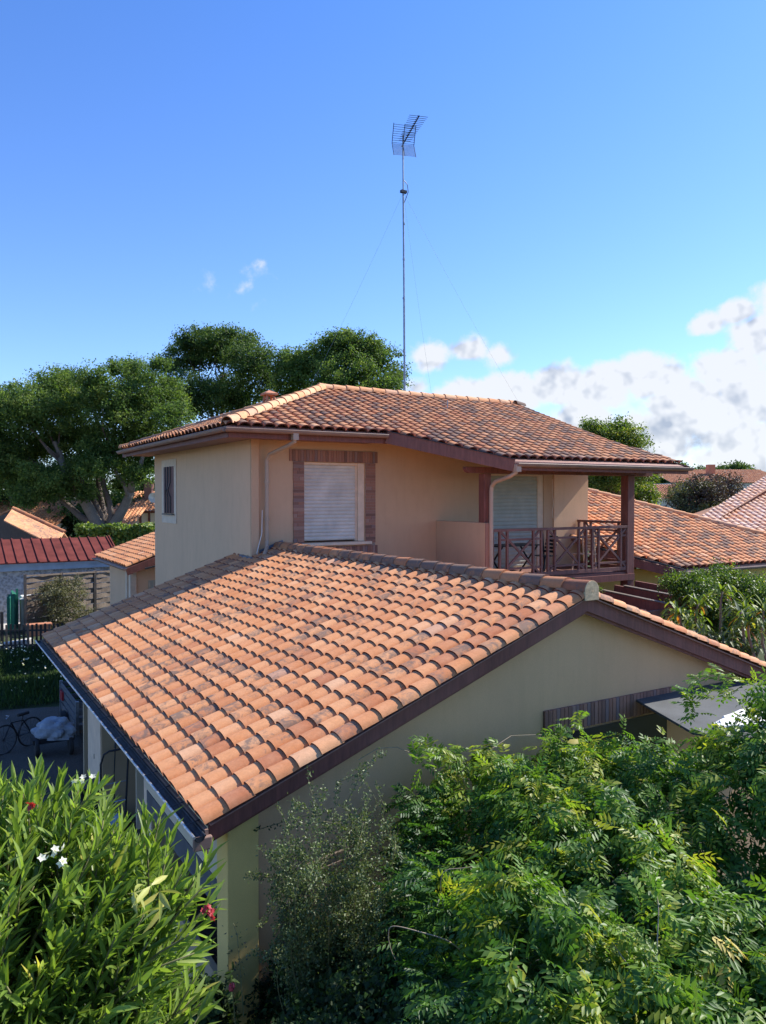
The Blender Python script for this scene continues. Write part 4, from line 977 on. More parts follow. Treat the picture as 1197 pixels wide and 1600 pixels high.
# ================================================================ VEGETATION
NR = np.random.default_rng(11)
def unit(a): return a/np.maximum(np.linalg.norm(a, axis=-1, keepdims=True), 1e-9)
T_LONG = (np.array([(0,0,0),(.33,0,.02),(.68,0,0),(1,0,-.07),(.30,.5,.10),(.66,.40,.07),(.30,-.5,.10),(.66,-.40,.07)]),
          np.array([(0,4,1),(1,4,5),(1,5,2),(2,5,3),(0,1,6),(1,7,6),(1,2,7),(2,3,7)]))
T_DIA = (np.array([(0,0,0),(.42,.5,.08),(.42,-.5,.08),(.48,0,-.02),(1,0,-.06)]), np.array([(0,1,3),(1,4,3),(0,3,2),(3,4,2)]))
T_CLUMP = (np.array([(-.5,-.1,0),(0,-.5,.15),(.5,-.15,-.1),(.45,.4,.1),(-.15,.55,-.12),(0,0,.22)]), np.array([(0,1,5),(1,2,5),(2,3,5),(3,4,5),(4,0,5)]))
def blades(P, X, N, L, W, tmpl):
    "one blade per row: position, axis, normal, length, width"
    X = unit(X); Y = unit(np.cross(N, X)); Z = np.cross(X, Y)
    tv, tf = tmpl; n = len(P); k = len(tv)
    L = np.broadcast_to(L, (n,)); W = np.broadcast_to(W, (n,))
    V = P[:,None,:] + tv[None,:,0,None]*X[:,None,:]*L[:,None,None] + tv[None,:,1,None]*Y[:,None,:]*W[:,None,None] + tv[None,:,2,None]*Z[:,None,:]*(L*.5+W*.5)[:,None,None]
    F = tf[None] + (np.arange(n)*k)[:,None,None]
    return V.reshape(-1,3), F.reshape(-1,3), len(tf)
class Leaves:
    def __init__(s): s.V = []; s.F = []; s.C = []; s.n = 0
    def add(s, P, X, N, L, W, tmpl, tone, shade=None):
        V, F, m = blades(P, X, N, L, W, tmpl)
        n = len(P); c = np.zeros((n,3)); c[:,0] = np.clip(tone, 0, 1); c[:,1] = NR.random(n) if shade is None else shade; c[:,2] = NR.random(n)
        s.V.append(V); s.F.append(F+s.n); s.n += len(V); s.C.append(np.repeat(c, m, axis=0))
    def build(s, name, mat, parent=None):
        me = np_mesh(name, np.concatenate(s.V), np.concatenate(s.F), np.concatenate(s.C)); return link(name, me, mat, parent)
def rdir(n): return unit(NR.normal(size=(n,3)))
def px(u, v, depth):
    "a point of the place, given as metres right/up per metre of distance (the survey of the photograph)"
    return cm((u-598.5)/1200*depth, depth, 4.9+(775-v)/1200*depth)
T_BIT = (np.array([(-.5,0,0),(0,-.42,.10),(.5,.05,0),(.05,.42,.12)]), np.array([(0,1,2),(0,2,3)]))
def crown(lobes, per, size, lv, tone=.5, flat=.8, inner=.25, sub=.6, tmpl=None):
    "lobes: (centre, radius). Twig-ends sit all over each lobe's outside; each carries a loose burst of leaves, with gaps between"
    tmpl = tmpl or T_BIT
    for c, r in lobes:
        c = np.array(c); ns = max(8, int(4*pi*r*r/(sub*sub*.95)))
        d = rdir(ns); d[:,2] = np.where(d[:,2] < -.5, -d[:,2]*.5, d[:,2]); d = unit(d)
        rad = r*(NR.uniform(.50, 1.0, (ns,1))**.6 + NR.normal(0,.05,(ns,1)))
        sc = c + d*rad*np.array([1,1,flat]); m = per
        ctone = NR.normal(tone, .16, ns); cs = NR.uniform(.45,1.25,ns)
        S = np.repeat(sc, m, 0); D = np.repeat(d, m, 0); n = ns*m
        P = S + np.clip(NR.normal(size=(n,3)),-1.5,1.5)*np.repeat(cs,m)[:,None]*sub*np.array([.42,.42,.28]) + D*np.abs(NR.normal(0,.22,(n,1)))*sub
        N = unit(D*.45 + rdir(n) + np.array([0,0,.35])); X = unit(np.cross(N, rdir(n)))
        t = np.repeat(ctone, m) + NR.normal(0, .16, n)
        lv.add(P, X, N, size*NR.uniform(.6,1.35,n), size*NR.uniform(.45,.95,n), tmpl, t)
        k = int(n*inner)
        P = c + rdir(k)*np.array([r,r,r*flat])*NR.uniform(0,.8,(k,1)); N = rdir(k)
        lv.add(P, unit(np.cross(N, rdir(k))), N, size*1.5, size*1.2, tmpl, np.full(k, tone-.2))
def limb(mb, p, q, r0, r1, seed, wob=.06, n=7):
    r_ = random.Random(seed); p = Vector(p); q = Vector(q); L = (q-p).length
    o = [Vector((r_.uniform(-1,1), r_.uniform(-1,1), r_.uniform(-.5,.5)))*wob*L for _ in range(3)]
    pts = []
    for i in range(n+1):
        t = i/n; pts.append(p.lerp(q, t) + o[0]*sin(pi*t) + o[1]*sin(2*pi*t)*.5 + o[2]*sin(3*pi*t)*.3)
    mb.tube(pts, [r0+(r1-r0)*(i/n) for i in range(n+1)], 9)
def tree(name, label, cat, base, fork, lobes, per, size, mat, trunk_r, group=None, bark='bark', limbs=True, nlimb=99, **kw):
    t = thing(name, label, cat, tuple(base), group); adopt_list.append(t)
    mb = MB(); limb(mb, base, fork, trunk_r*1.25, trunk_r*.9, 3, .03)
    if limbs:
        for i, (c, r) in enumerate(lobes[:nlimb]):
            c = np.array(c); limb(mb, fork, c - np.array([0,0,r*.1]), trunk_r*.5, trunk_r*.10, i+5, .08)
            for j in range(3):
                d = rdir(1)[0]; d[2] = abs(d[2]); limb(mb, tuple(np.array(fork)*.35+c*.65), tuple(c+d*r*.8), trunk_r*.16, trunk_r*.04, i*7+j, .1, 5)
    obj('trunk', mb, M[bark], t, smooth=True)
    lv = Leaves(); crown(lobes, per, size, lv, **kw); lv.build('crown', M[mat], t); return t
def L_(lst, depth, dv=0, seed=1):
    r_ = random.Random(seed); return [(px(u, v, depth + (r_.uniform(-dv, dv))), r*depth/1200) for u, v, r in lst]

# the broad oak on the left
OAKD = 58
oak = tree('oak_tree', 'broad oak with a forked leaning trunk left of the house', 'tree', px(160,880,OAKD), px(168,828,OAKD),
    L_([(50,650,62),(115,628,56),(-15,665,60),(185,645,58),(240,630,54),(236,688,44),(115,690,50),(25,715,46),(-70,690,66),(150,602,30),(212,588,32),(85,606,32),(18,622,24),(268,655,28),(176,700,44),(262,610,22),(-40,630,40),
        (70,700,34),(200,735,26),(150,735,26),(60,740,24),(230,725,26),(100,590,18),(180,578,16),(245,572,16),(20,760,26),(90,755,26),(130,775,18),(250,700,26),(190,760,18),(0,720,40),(75,765,34),(150,720,34),(110,740,30),(215,745,22),(40,780,24),(-30,740,50)], OAKD, 3.4), 62, .17, 'oak', .55, tone=.62, sub=.80, inner=.3, nlimb=4)
mb = MB(); limb(mb, px(165,838,OAKD), px(118,765,OAKD-1), .52, .36, 2, .03); limb(mb, px(118,765,OAKD-1), px(85,690,OAKD-1.5), .36, .16, 4, .05)
limb(mb, px(168,838,OAKD), px(205,768,OAKD-.8), .46, .28, 6, .03); limb(mb, px(205,768,OAKD-.8), px(228,700,OAKD-1), .28, .12, 7, .05); limb(mb, px(200,775,OAKD-.8), px(172,710,OAKD-1), .2, .08, 9, .06)
obj('forked_limbs', mb, M['bark_pale'], oak, smooth=True)
tree('evergreen_tree', 'tall dark evergreen behind the oak, left of the roof vent', 'tree', px(340,860,72), px(340,700,72),
    L_([(305,560,42),(350,550,44),(392,568,40),(300,625,52),(370,625,58),(268,575,22),(420,590,28),(330,532,22),(385,538,20),(292,536,20),(312,520,12),(360,522,14)], 72, 3, 2), 52, .20, 'darkleaf', .5, tone=.70, sub=.95, inner=.4, nlimb=2)
tree('leafy_tree', 'rounded mid-green tree directly behind the left end of the roof ridge', 'tree', px(540,860,66), px(540,690,66),
    L_([(545,550,34),(500,564,36),(588,564,34),(616,592,22),(470,585,36),(540,600,56),(600,612,34),(448,568,24),(520,537,20),(570,542,22),(455,620,40),(545,528,12)], 66, 3, 3), 52, .19, 'oak', .45, tone=.66, sub=.85, inner=.4, nlimb=2)
tree('yellow_green_tree', 'yellow-green tree showing above and below the right eave', 'tree', px(965,870,38), px(962,790,38),
    L_([(950,685,26),(983,690,26),(922,672,18),(962,720,40),(1000,740,24),(935,755,34),(990,772,30),(1012,780,18),(930,790,24),(968,668,16)], 38, 1.5, 4), 52, .11, 'yelleaf', .2, tone=.50, sub=.46, inner=.35)
# dark shrubs below the oak
for i, (u, v, r, d, lb, mt) in enumerate([(-20,790,75,66,'dark shrub filling the left edge below the oak crown','darkleaf'),(55,780,60,66,'dark shrub behind the peach gable roof','darkleaf'),(112,812,42,63,'dark shrub just left of the oak trunk','darkleaf'),
        (100,745,40,70,'dark shrub high between the oak limbs','darkleaf'),(200,785,26,72,'leafy shrub right of the oak fork','oak'),(150,765,36,74,'dark shrub filling the fork of the oak','darkleaf'),(20,730,36,64,'lighter green shrub at the left edge under the oak','oak'),(232,760,24,76,'dark shrub close to the ochre side wall','darkleaf')]):
    c = px(u,v,d); rr = r*d/1200
    tree('shrub', lb, 'shrub', (c[0],c[1],GZ), (c[0],c[1],c[2]-rr*.3), [(c,rr*.8),(c+np.array([rr*.4,0,-rr*.5]),rr*.6),(c-np.array([rr*.4,0,rr*.6]),rr*.6)], 22, .26, mt, .12, limbs=False, tone=.40, sub=.9, inner=.5, group='shrubs under the oak')
# clipped hedge beside the oak
hg = thing('clipped_hedge', 'clipped green hedge between the oak trunk and the lean-to roof', 'hedge', tuple(px(210,860,52))); adopt_list.append(hg)
lv = Leaves(); n = 26000
a = NR.uniform(-20.5,-14.5,n); b = NR.uniform(51,53.5,n); z = GZ + NR.uniform(0,1,n)**.5*(3.2); z = np.where(NR.random(n) < .5, 2.7+NR.normal(0,.08,n)+.12*np.sin(a*3), np.minimum(z,2.7))
P = RT*a[:,None] + FW*b[:,None]; P[:,2] = z; N = unit(rdir(n)+np.array([0,0,.6])-FW*.4)
lv.add(P, unit(np.cross(N, rdir(n))), N, .22, .18, T_CLUMP, NR.normal(.55,.2,n)); lv.build('foliage', M['yelleaf'], hg)
mb = MB(); hbox(mb,-20.3,-14.7,51.3,53.2,GZ,2.5); obj('inner_branches', mb, M['wood_black'], hg)

# far skyline on the right
for i, (u, v, r, d, lb) in enumerate([(1062,728,9,150,'tiny dark pine just right of the eave tip'),(1092,742,17,140,'rounded dark pine at the left of the skyline'),(1124,738,15,150,'dark flat topped pine second on the skyline'),(1152,736,22,130,'tallest dark pine on the skyline beside the far chimney'),(1180,748,15,150,'dark pine near the right edge of the skyline'),(1212,750,14,150,'dark pine cut by the right edge')]):
    c = px(u,v,d); rr = r*d/1200
    tree('pine_tree', lb, 'tree', (c[0],c[1],GZ), c, [(c,rr*.85),(c+np.array([rr*.7,-rr*.5,-rr*.35]),rr*.6),(c+np.array([-rr*.7,rr*.5,-rr*.35]),rr*.6)], 14, .45, 'darkleaf', .2, limbs=False, tone=.6, sub=1.0, inner=.5, group='pines on the skyline')
wd = Leaves(); n = 50000
az = NR.uniform(-60,150,n); d = NR.uniform(170,230,n); P = RT*az[:,None]+FW*d[:,None]; P[:,2] = GZ+NR.uniform(0,1,n)**.6*(8.2+2.2*np.sin(az*.12)+1.4*np.sin(az*.31+1))
N = rdir(n); wd.add(P, unit(np.cross(N, rdir(n))), N, 1.5, 1.3, T_CLUMP, NR.normal(.45,.2,n)); o = wd.build('far_woodland', M['darkleaf']); o['kind'] = 'stuff'; tag(o, 'dark far woodland along the skyline', 'woodland')
c = px(1105,790,50)
tree('purple_shrub', 'purple-brown feathery bush in front of the far roofs on the right', 'shrub', (c[0],c[1],GZ), tuple(c), L_([(1100,772,34),(1072,768,22),(1132,760,24),(1066,795,26),(1120,790,32),(1145,775,16)], 50, 1.2), 30, .13, 'purple', .15, tone=.5, sub=.55, inner=.25)
lv = Leaves(); crown(L_([(1080,800,20),(1060,775,20),(1090,765,18),(1110,800,20)], 48.6, .5), 26, .13, lv, tone=.7, sub=.5); 
t = thing('shrub', 'olive green bush growing through the foot of the purple bush', 'shrub', tuple(px(1080,850,48.6))); adopt_list.append(t); lv.build('foliage', M['olive'], t)

# right hand garden
c = px(1120,940,17.5)
tree('garden_bush', 'dense round green bush below the orange roof on the right', 'bush', (c[0],c[1],GZ), tuple(c), L_([(1085,925,36),(1125,915,40),(1165,925,38),(1060,915,22),(1120,960,48),(1180,960,44),(1070,955,34),(1150,990,40),(1205,940,30)], 17.5, .7), 34, .055, 'yelleaf', .06, tone=.36, sub=.22, inner=.4, tmpl=T_DIA)
def rosette_plant(base, stems, lb, seed):
    r_ = np.random.default_rng(seed); t = thing('rosette_plant', lb, 'plant', tuple(base), 'tall rosette plants behind the right rake'); adopt_list.append(t)
    mb = MB(); lv = Leaves(); lo = Leaves(); oc = 0
    for (dx, dy, h) in stems:
        b = np.array(base); tip = b + np.array([dx,dy,h]); limb(mb, tuple(b+np.array([dx*.3,dy*.3,0])), tuple(tip), .028, .018, int(seed+dx*9), .05)
        n = 26; a = r_.uniform(0,2*pi,n); e = r_.uniform(-.2,1.1,n)
        X0 = np.stack([np.cos(a)*np.cos(e), np.sin(a)*np.cos(e), np.sin(e)], 1)
        P = tip + X0*.02 - np.array([0,0,1])*r_.uniform(0,.14,n)[:,None]; N = unit(np.array([0,0,1.]) - X0*X0[:,2:3] + 1e-3)
        L = r_.uniform(.16,.26,n); lv.add(P, X0, N, L, .055, T_LONG, r_.normal(.55,.2,n))
        P2 = P + unit(X0)*L[:,None]*.9; X2 = unit(X0*.6 - np.array([0,0,.8])); lv.add(P2, X2, unit(np.array([0,0,1.])+X0), L*.8, .05, T_LONG, r_.normal(.6,.2,n))
        k = 2; lo.add(P[:k], X2[:k], N[:k], L[:k]*1.4, .06, T_LONG, np.full(k,.5)); oc += 1
    obj('stem', mb, M['bark_pale'], t, smooth=True); lv.build('leaves', M['yelleaf'] if seed % 2 else M['shrubleaf'], t); lo.build('withered_leaves', M['autumn'], t)
rosette_plant(tuple(px(1085,1040,13.6)), [(-.3,.1,.98),(0,-.1,1.12),(.2,.3,.80)], 'rosette plant with drooping leaves just right of the pergola beams', 3)
rosette_plant(tuple(px(1125,1040,13.2)), [(.1,0,1.30),(.4,-.2,1.02),(-.1,.3,.7)], 'tallest rosette plant with an orange hanging leaf', 5)
rosette_plant(tuple(px(1165,1060,12.6)), [(-.1,0,1.1),(.3,-.2,.9),(.1,.3,.72),(-.3,.2,.6)], 'rosette plant third from the pergola beams', 8)
rosette_plant(tuple(px(1195,1065,12.2)), [(0,0,1.2),(.2,-.3,.85),(-.25,.1,.95)], 'rosette plant at the right edge of the frame', 9)
rosette_plant(tuple(px(1140,1075,12.4)), [(0,0,.65),(.3,-.2,.6),(-.25,.3,.8)], 'lowest rosette plant just above the right rake tiles', 12)
c = px(872,912,15.5); lv = Leaves(); crown([(c,.13),(c+np.array([.22,-.1,-.02]),.11)], 22, .035, lv, tone=.85, sub=.08)
t = thing('climbing_fern', 'small bright green tuft of creeper between the ridge tiles and the balcony', 'plant', tuple(c)); adopt_list.append(t); lv.build('leaves', M['yelleaf'], t)
c = px(925,925,14.5); lv = Leaves(); crown([(c,.16)], 18, .04, lv, tone=.3, sub=.1)
t = thing('climbing_fern', 'darker tuft of creeper on the pergola beam near the ridge end', 'plant', tuple(c)); adopt_list.append(t); lv.build('leaves', M['oak'], t)

# left garden: bush in front of the slatted fence, strap-leaved plants, grass
tree('garden_bush', 'olive brown twiggy bush in front of the slatted fence', 'bush', (4.1,29.6,GZ), tuple(px(90,975,31)), L_([(85,930,26),(110,935,24),(65,950,24),(100,960,28),(75,975,24),(125,965,18),(118,912,14),(90,915,16)], 31, .5), 24, .06, 'olive', .05, tone=.6, sub=.28, inner=.15)
for i, (u, lb) in enumerate([(85,'strap leaved clump above the fence, left one'),(105,'strap leaved clump above the fence, middle one'),(143,'strap leaved clump above the fence, right one')]):
    c = px(u,893,36.5); n = 260; a = NR.uniform(0,2*pi,n); e = NR.uniform(.5,1.45,n)
    X0 = np.stack([np.cos(a)*np.cos(e),np.sin(a)*np.cos(e),np.sin(e)],1); P = c + np.stack([NR.uniform(-.55,.55,n),NR.uniform(-.4,.4,n),NR.uniform(-.6,0,n)],1)
    lv = Leaves(); lv.add(P, X0, unit(np.array([0,0,1.])-X0*.5), NR.uniform(.4,.75,n), .07, T_LONG, NR.normal(.6,.2,n))
    t = thing('strap_leaf_plant', lb, 'plant', tuple(c), 'strap leaved plants behind the fence'); adopt_list.append(t); lv.build('leaves', M['yelleaf'], t)
    mb = MB(); mb.box((c[0]-.3,c[1]-.3,GZ),(c[0]+.3,c[1]+.3,c[2]-.3)); obj('stem_mass', mb, M['wood_black'], t)
lv = Leaves(); n = 26000
x = NR.uniform(-5,5.6,n); y = NR.uniform(21.4,29.0,n); P = np.stack([x,y,np.full(n,GZ)],1)
X0 = unit(np.stack([NR.normal(0,.4,n),NR.normal(0,.4,n),np.ones(n)],1)); lv.add(P, X0, rdir(n), NR.uniform(.10,.30,n)*(1+.6*np.sin(x*1.7)*np.sin(y*1.3)), .035, T_DIA, NR.normal(.35,.2,n))
o = lv.build('grass', M['darkleaf']); o['kind'] = 'stuff'; tag(o, 'rough dark grass in the shadow beyond the driveway', 'grass')
lv = Leaves(); n = 170; x = NR.uniform(1.2,4.0,n); y = np.where(NR.random(n) < .7, NR.uniform(26.4,29.2,n), NR.uniform(22.5,26,n)); P = np.stack([x,y,GZ+NR.uniform(.1,.6,n)],1); lv.add(P, rdir(n), rdir(n), .055, .045, T_CLUMP, NR.random(n))
o = lv.build('small_white_flowers', M['petal_white']); o['kind'] = 'stuff'; tag(o, 'scattered small white flowers before the picket fence', 'flowers')

# ---------------------------------------------------------------- wisteria over its pergola
ws_ = thing('wisteria', 'huge wisteria with feathered green leaves smothering the lower right corner', 'climber', tuple(cm(2.2,5.6,GZ))); adopt_list.append(ws_)
def canopy(x, y):
    z = 2.18 + .16*np.sin(x*1.9+.5)*np.sin(y*1.5+.8) + .13*np.sin(x*4.3+y*2.2) + .12*np.sin(x*7.1-y*5.3)*np.sin(x*2+y*6) + .06*np.sin(x*11+y*9)
    z = z + 1.0*np.clip((x-2.75)/.8,0,1.15)*np.clip((y-5.0)/1.3,0,1)*np.clip((8.2-y)/1.2,.3,1) - .12*np.clip((4.6-y),0,2) 
    edge = .38 + .10*np.sin(y*3.1) - .12*np.clip(y-6.5,0,2)
    z = z - .9*np.clip((edge+.42-x)/.42,0,1.6)**1.6
    hol = np.exp(-((x-3.0)**2/.18+(y-5.75)**2/.10)); z = z - .45*hol
    hol2 = np.exp(-((x-.75)**2/.05+(y-5.6)**2/.12)); return z - .5*hol2
def pinnate(lv, P, X, N, L, nl, lw, ll, tone):
    "feathered leaves: nl pairs of leaflets and a terminal one along each drooping axis"
    n = len(P); X = unit(X); Y = unit(np.cross(N, X)); Z = np.cross(X, Y)
    tone = np.broadcast_to(tone, (n,))
    for i in range(nl+1):
        t = .18+.80*i/nl
        droop = -.30*t*t
        ax_ = P + X*(L*t)[:,None] + np.array([0,0,1.])*(L*droop)[:,None]
        Xl = unit(X + np.array([0,0,1.])*(2*-.30*t))
        f = (.75+.5*sin(pi*min(1,t*1.02)))*ll
        if i == nl: lv.add(ax_, Xl, Z, f*NR.uniform(.9,1.1,n), lw, T_DIA, tone+NR.normal(0,.05,n))
        else:
            for s_ in (-1,1):
                d = unit(Xl*.62 + Y*s_*.78 - np.array([0,0,1.])*NR.uniform(.0,.35,n)[:,None])
                lv.add(ax_, d, unit(Z+rdir(n)*.25), f*NR.uniform(.85,1.1,n), lw*NR.uniform(.85,1.15,n), T_DIA, tone+NR.normal(0,.06,n))
lv = Leaves()
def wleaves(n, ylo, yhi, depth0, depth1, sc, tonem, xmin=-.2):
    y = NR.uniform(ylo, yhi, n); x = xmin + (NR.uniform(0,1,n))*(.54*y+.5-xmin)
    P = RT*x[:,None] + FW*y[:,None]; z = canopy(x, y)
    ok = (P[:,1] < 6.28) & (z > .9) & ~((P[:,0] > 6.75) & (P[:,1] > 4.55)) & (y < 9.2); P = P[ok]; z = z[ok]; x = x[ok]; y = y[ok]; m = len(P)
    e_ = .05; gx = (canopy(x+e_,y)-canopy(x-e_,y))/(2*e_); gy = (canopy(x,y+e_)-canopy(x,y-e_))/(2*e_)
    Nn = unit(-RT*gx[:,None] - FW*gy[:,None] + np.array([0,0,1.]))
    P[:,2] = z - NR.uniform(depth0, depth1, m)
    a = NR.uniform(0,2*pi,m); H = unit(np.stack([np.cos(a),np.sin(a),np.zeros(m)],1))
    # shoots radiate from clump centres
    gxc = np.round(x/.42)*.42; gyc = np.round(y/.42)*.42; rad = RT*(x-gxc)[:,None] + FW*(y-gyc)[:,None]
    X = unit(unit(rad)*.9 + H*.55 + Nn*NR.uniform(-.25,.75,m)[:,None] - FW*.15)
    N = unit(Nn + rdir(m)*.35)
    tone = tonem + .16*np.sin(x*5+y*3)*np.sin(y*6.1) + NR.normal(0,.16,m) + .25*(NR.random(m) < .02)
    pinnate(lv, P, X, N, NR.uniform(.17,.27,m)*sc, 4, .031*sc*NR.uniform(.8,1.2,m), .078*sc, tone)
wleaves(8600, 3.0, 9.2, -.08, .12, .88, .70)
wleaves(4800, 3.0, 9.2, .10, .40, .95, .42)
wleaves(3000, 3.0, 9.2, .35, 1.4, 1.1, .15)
wleaves(420, 3.2, 9.0, -.16, -.06, .9, .78)
# the hanging left flank
n = 1500; y = NR.uniform(3.6,7.6,n); x = .30+.10*np.sin(y*3.1)+NR.uniform(-.10,.35,n); P = RT*x[:,None]+FW*y[:,None]; P[:,2] = 2.1-NR.uniform(0,1,n)**1.4*1.5-.3*np.sin(y*2.2)**2
ok = P[:,1] < 6.3; P = P[ok]; n = len(P)
pinnate(lv, P, unit(-RT*.9-FW*.3+rdir(n)*.7+np.array([0,0,.25])), unit(np.array([0,0,1.])+rdir(n)*.5-RT*.4), NR.uniform(.16,.25,n), 5, .023, .06, NR.normal(.36,.18,n))
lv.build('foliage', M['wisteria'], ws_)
# dark woody interior, posts and shoots
mb = MB(); r_ = random.Random(3)
for i in range(60):
    x0 = r_.uniform(.6,1.9); y0 = r_.uniform(3.8,6.6); a = cm(x0,y0,1.4+r_.uniform(0,.3)); b = cm(x0+r_.uniform(-.2,.7),y0+r_.uniform(-.7,.7),1.5+r_.uniform(0,.5))
    if max(a[1],b[1]) < 6.1: limb(mb, a, b, .02, .012, i, .1, 6)
obj('stems', mb, M['bark'], ws_, smooth=True)
mb = MB(); limb(mb, cm(1.6,6.2,GZ), cm(1.5,6.0,1.9), .09, .06, 4, .05); limb(mb, cm(1.75,6.2,GZ), cm(1.4,6.1,1.9), .06, .04, 5, .08); obj('trunk', mb, M['bark'], ws_, smooth=True)
def shoot(pts, r, leaves=0, tone=.9, nm='vine_shoot'):
    mb = MB(); P = [Vector(p) for p in pts]; out = []
    for i in range(len(P)-1):
        p0 = P[max(i-1,0)]; p1 = P[i]; p2 = P[i+1]; p3 = P[min(i+2,len(P)-1)]
        for k in range(6):
            t = k/6; out.append(.5*((2*p1)+(p2-p0)*t+(2*p0-5*p1+4*p2-p3)*t*t+(3*p1-p0-3*p2+p3)*t**3))
    out.append(P[-1]); mb.tube(out, [r*(1-.5*i/len(out)) for i in range(len(out))], 6); obj(nm, mb, M['stem_pale'], ws_, smooth=True)
shoot([px(735,1540,5.0),px(725,1500,5.0),px(700,1478,5.0),px(660,1465,5.05),px(615,1455,5.1),px(607,1470,5.1),px(612,1495,5.1),px(622,1515,5.1)], .005)
shoot([px(700,1450,5.5),px(690,1400,5.5),px(695,1368,5.5),px(725,1362,5.5),px(755,1358,5.5)], .004)
shoot([px(1055,1600,4.2),px(1020,1560,4.2),px(985,1515,4.2),px(960,1480,4.3)], .005)
shoot([px(860,1545,4.4),px(880,1515,4.4),px(905,1495,4.4),px(930,1485,4.5)], .005)
shoot([px(1035,1590,4.2),px(1032,1500,4.2),px(1034,1430,4.3),px(1030,1400,4.4)], .005)
lv = Leaves(); 
for (u,v,d) in [(1030,1400,4.4),(1045,1440,4.3),(1020,1470,4.3),(1035,1510,4.2),(1030,1550,4.2),(860,1505,4.4),(905,1500,4.4),(720,1500,5.0),(735,1520,5.0),(700,1510,5.0),(690,1180,7.4),(905,1130,7.6),(870,1160,7.4),(1075,1085,7.2),(1100,1070,7.2),(1125,1090,7.0),(1090,1110,7.0),(1150,1080,7.0),(1180,1075,7.0),(1130,1060,7.1),(650,1195,7.2),(665,1180,7.3)]:
    n = 7; P = np.repeat(px(u,v,d)[None],n,0) + NR.normal(0,.04,(n,3)); pinnate(lv, P, unit(rdir(n)+np.array([0,0,.5])), unit(np.array([0,0,1.])+rdir(n)*.4), NR.uniform(.16,.24,n), 5, .024, .062, NR.normal(.80,.10,n))
lv.build('young_leaves', M['wisteria'], ws_)
lv = Leaves(); n = 4
P = np.repeat(px(1130,1490,4.5)[None],n,0)+NR.normal(0,.05,(n,3)); pinnate(lv, P, unit(rdir(n)-np.array([0,0,.2])), unit(np.array([0,0,1.])+rdir(n)*.4), NR.uniform(.13,.18,n), 5, .022, .06, NR.normal(1.0,.02,n))
lv.add(np.array([px(897,1162,7.0)]), np.array([RT]), np.array([[0,0,1.]])-FW*.7, .11, .07, T_CLUMP, np.array([1.])); lv.build('yellowing_leaves', M['dead'], ws_)
pgl = thing('wisteria_pergola', 'timber posts and rails carrying the wisteria', 'pergola', tuple(cm(2.2,5.6,GZ))); adopt_list.append(pgl)
for x, y in ((.95,4.6),(1.1,6.2),(3.3,4.4),(3.4,6.6)):
    if cm(x,y)[1] < 6.1: mb = MB(); p = cm(x,y); mb.box((p[0]-.05,p[1]-.05,GZ),(p[0]+.05,p[1]+.05,1.72)); obj('post', mb, M['wood_black'], pgl)
for y in (4.5,5.3,6.1): mb = MB(); mb.bar(tuple(cm(.7,y,1.74)), tuple(cm(3.6,y,1.74)), .05, .08); obj('rail', mb, M['wood_black'], pgl)

# ---------------------------------------------------------------- wispy small leaved shrub against the gable wall
sh = thing('wispy_shrub', 'wispy small leaved grey-green shrub against the gable wall left of the wisteria', 'shrub', tuple(cm(-.5,6.4,GZ))); adopt_list.append(sh)
lv = Leaves(); mb = MB(); r_ = random.Random(21)
base = px(520,1560,6.3); base[2] = GZ
def twig(p, q, r, dens, spread, tone, sub=True):
    limb(mb, p, q, r, r*.3, r_.randint(0,9999), .07, 8)
    n = int(dens*np.linalg.norm(q-p)); t = NR.random(n)**.8; P = p+(q-p)*t[:,None]+NR.normal(0,spread,(n,3))
    lv.add(P, unit(rdir(n)+unit(q-p)*.6), rdir(n), NR.uniform(.018,.034,n), NR.uniform(.010,.018,n), T_DIA, NR.normal(tone,.2,n))
for i in range(62):
    u = r_.uniform(425,640); v = 1250+abs(u-520)*.7+r_.uniform(0,230); d = r_.uniform(5.8,6.5); q = px(u,v,d); p = base+(q-base)*r_.uniform(.35,.6)+NR.normal(0,.05,3)
    twig(p, q, .006, 330, .045, .5)
    for j in range(2): q2 = q + (rdir(1)[0]*np.array([1,1,.6])+np.array([0,0,.25]))*r_.uniform(.15,.32); twig(q, q2, .003, 330, .02, .62)
for (a, b, c2) in [((470,1360),(445,1290),(432,1262)),((560,1330),(590,1260),(560,1205)),((545,1330),(540,1260),(570,1190)),((500,1330),(490,1250),(480,1205)),((600,1400),(640,1390),(700,1385)),((430,1400),(410,1450),(400,1455)),((590,1330),(600,1265),(588,1225)),((610,1370),(620,1330),(605,1285)),((520,1290),(530,1225),(600,1180)),((560,1240),(575,1200),(595,1175))]:
    d = 6.35; pts = [px(*a,d), px(*b,d+.1), px(*c2,d+.2)]; twig(pts[0],pts[1],.004,170,.016,.6); twig(pts[1],pts[2],.003,150,.014,.65)
obj('stems', mb, M['stem'], sh, smooth=True); lv.build('leaves', M['shrubleaf'], sh)
mb = MB(); pts = [px(395,1303,6.9),px(430,1292,6.95),px(470,1280,7.0),px(520,1270,7.0)]; mb.tube([tuple(p) for p in pts], .004, 5)
lv = Leaves(); P = np.concatenate([pts[0]+(pts[3]-pts[0])*t + NR.normal(0,.012,(1,3)) for t in np.linspace(0,1,46)]); lv.add(P, rdir(46), rdir(46), .03, .018, T_DIA, NR.normal(.1,.1,46))
t = thing('creeper', 'thin dark creeper running across the top of the yellow pillar', 'climber', tuple(pts[0])); adopt_list.append(t); obj('stem', mb, M['stem'], t); lv.build('leaves', M['darkleaf'], t)
mb = MB(); pts = [px(640,1178,7.6),px(620,1170,7.6),px(590,1172,7.5),px(560,1190,7.4)]; mb.tube([tuple(p) for p in pts], .0035, 5); pts = [px(850,1150,8.3),px(800,1152,8.2),px(770,1172,8.0)]; mb.tube([tuple(p) for p in pts], .0035, 5)
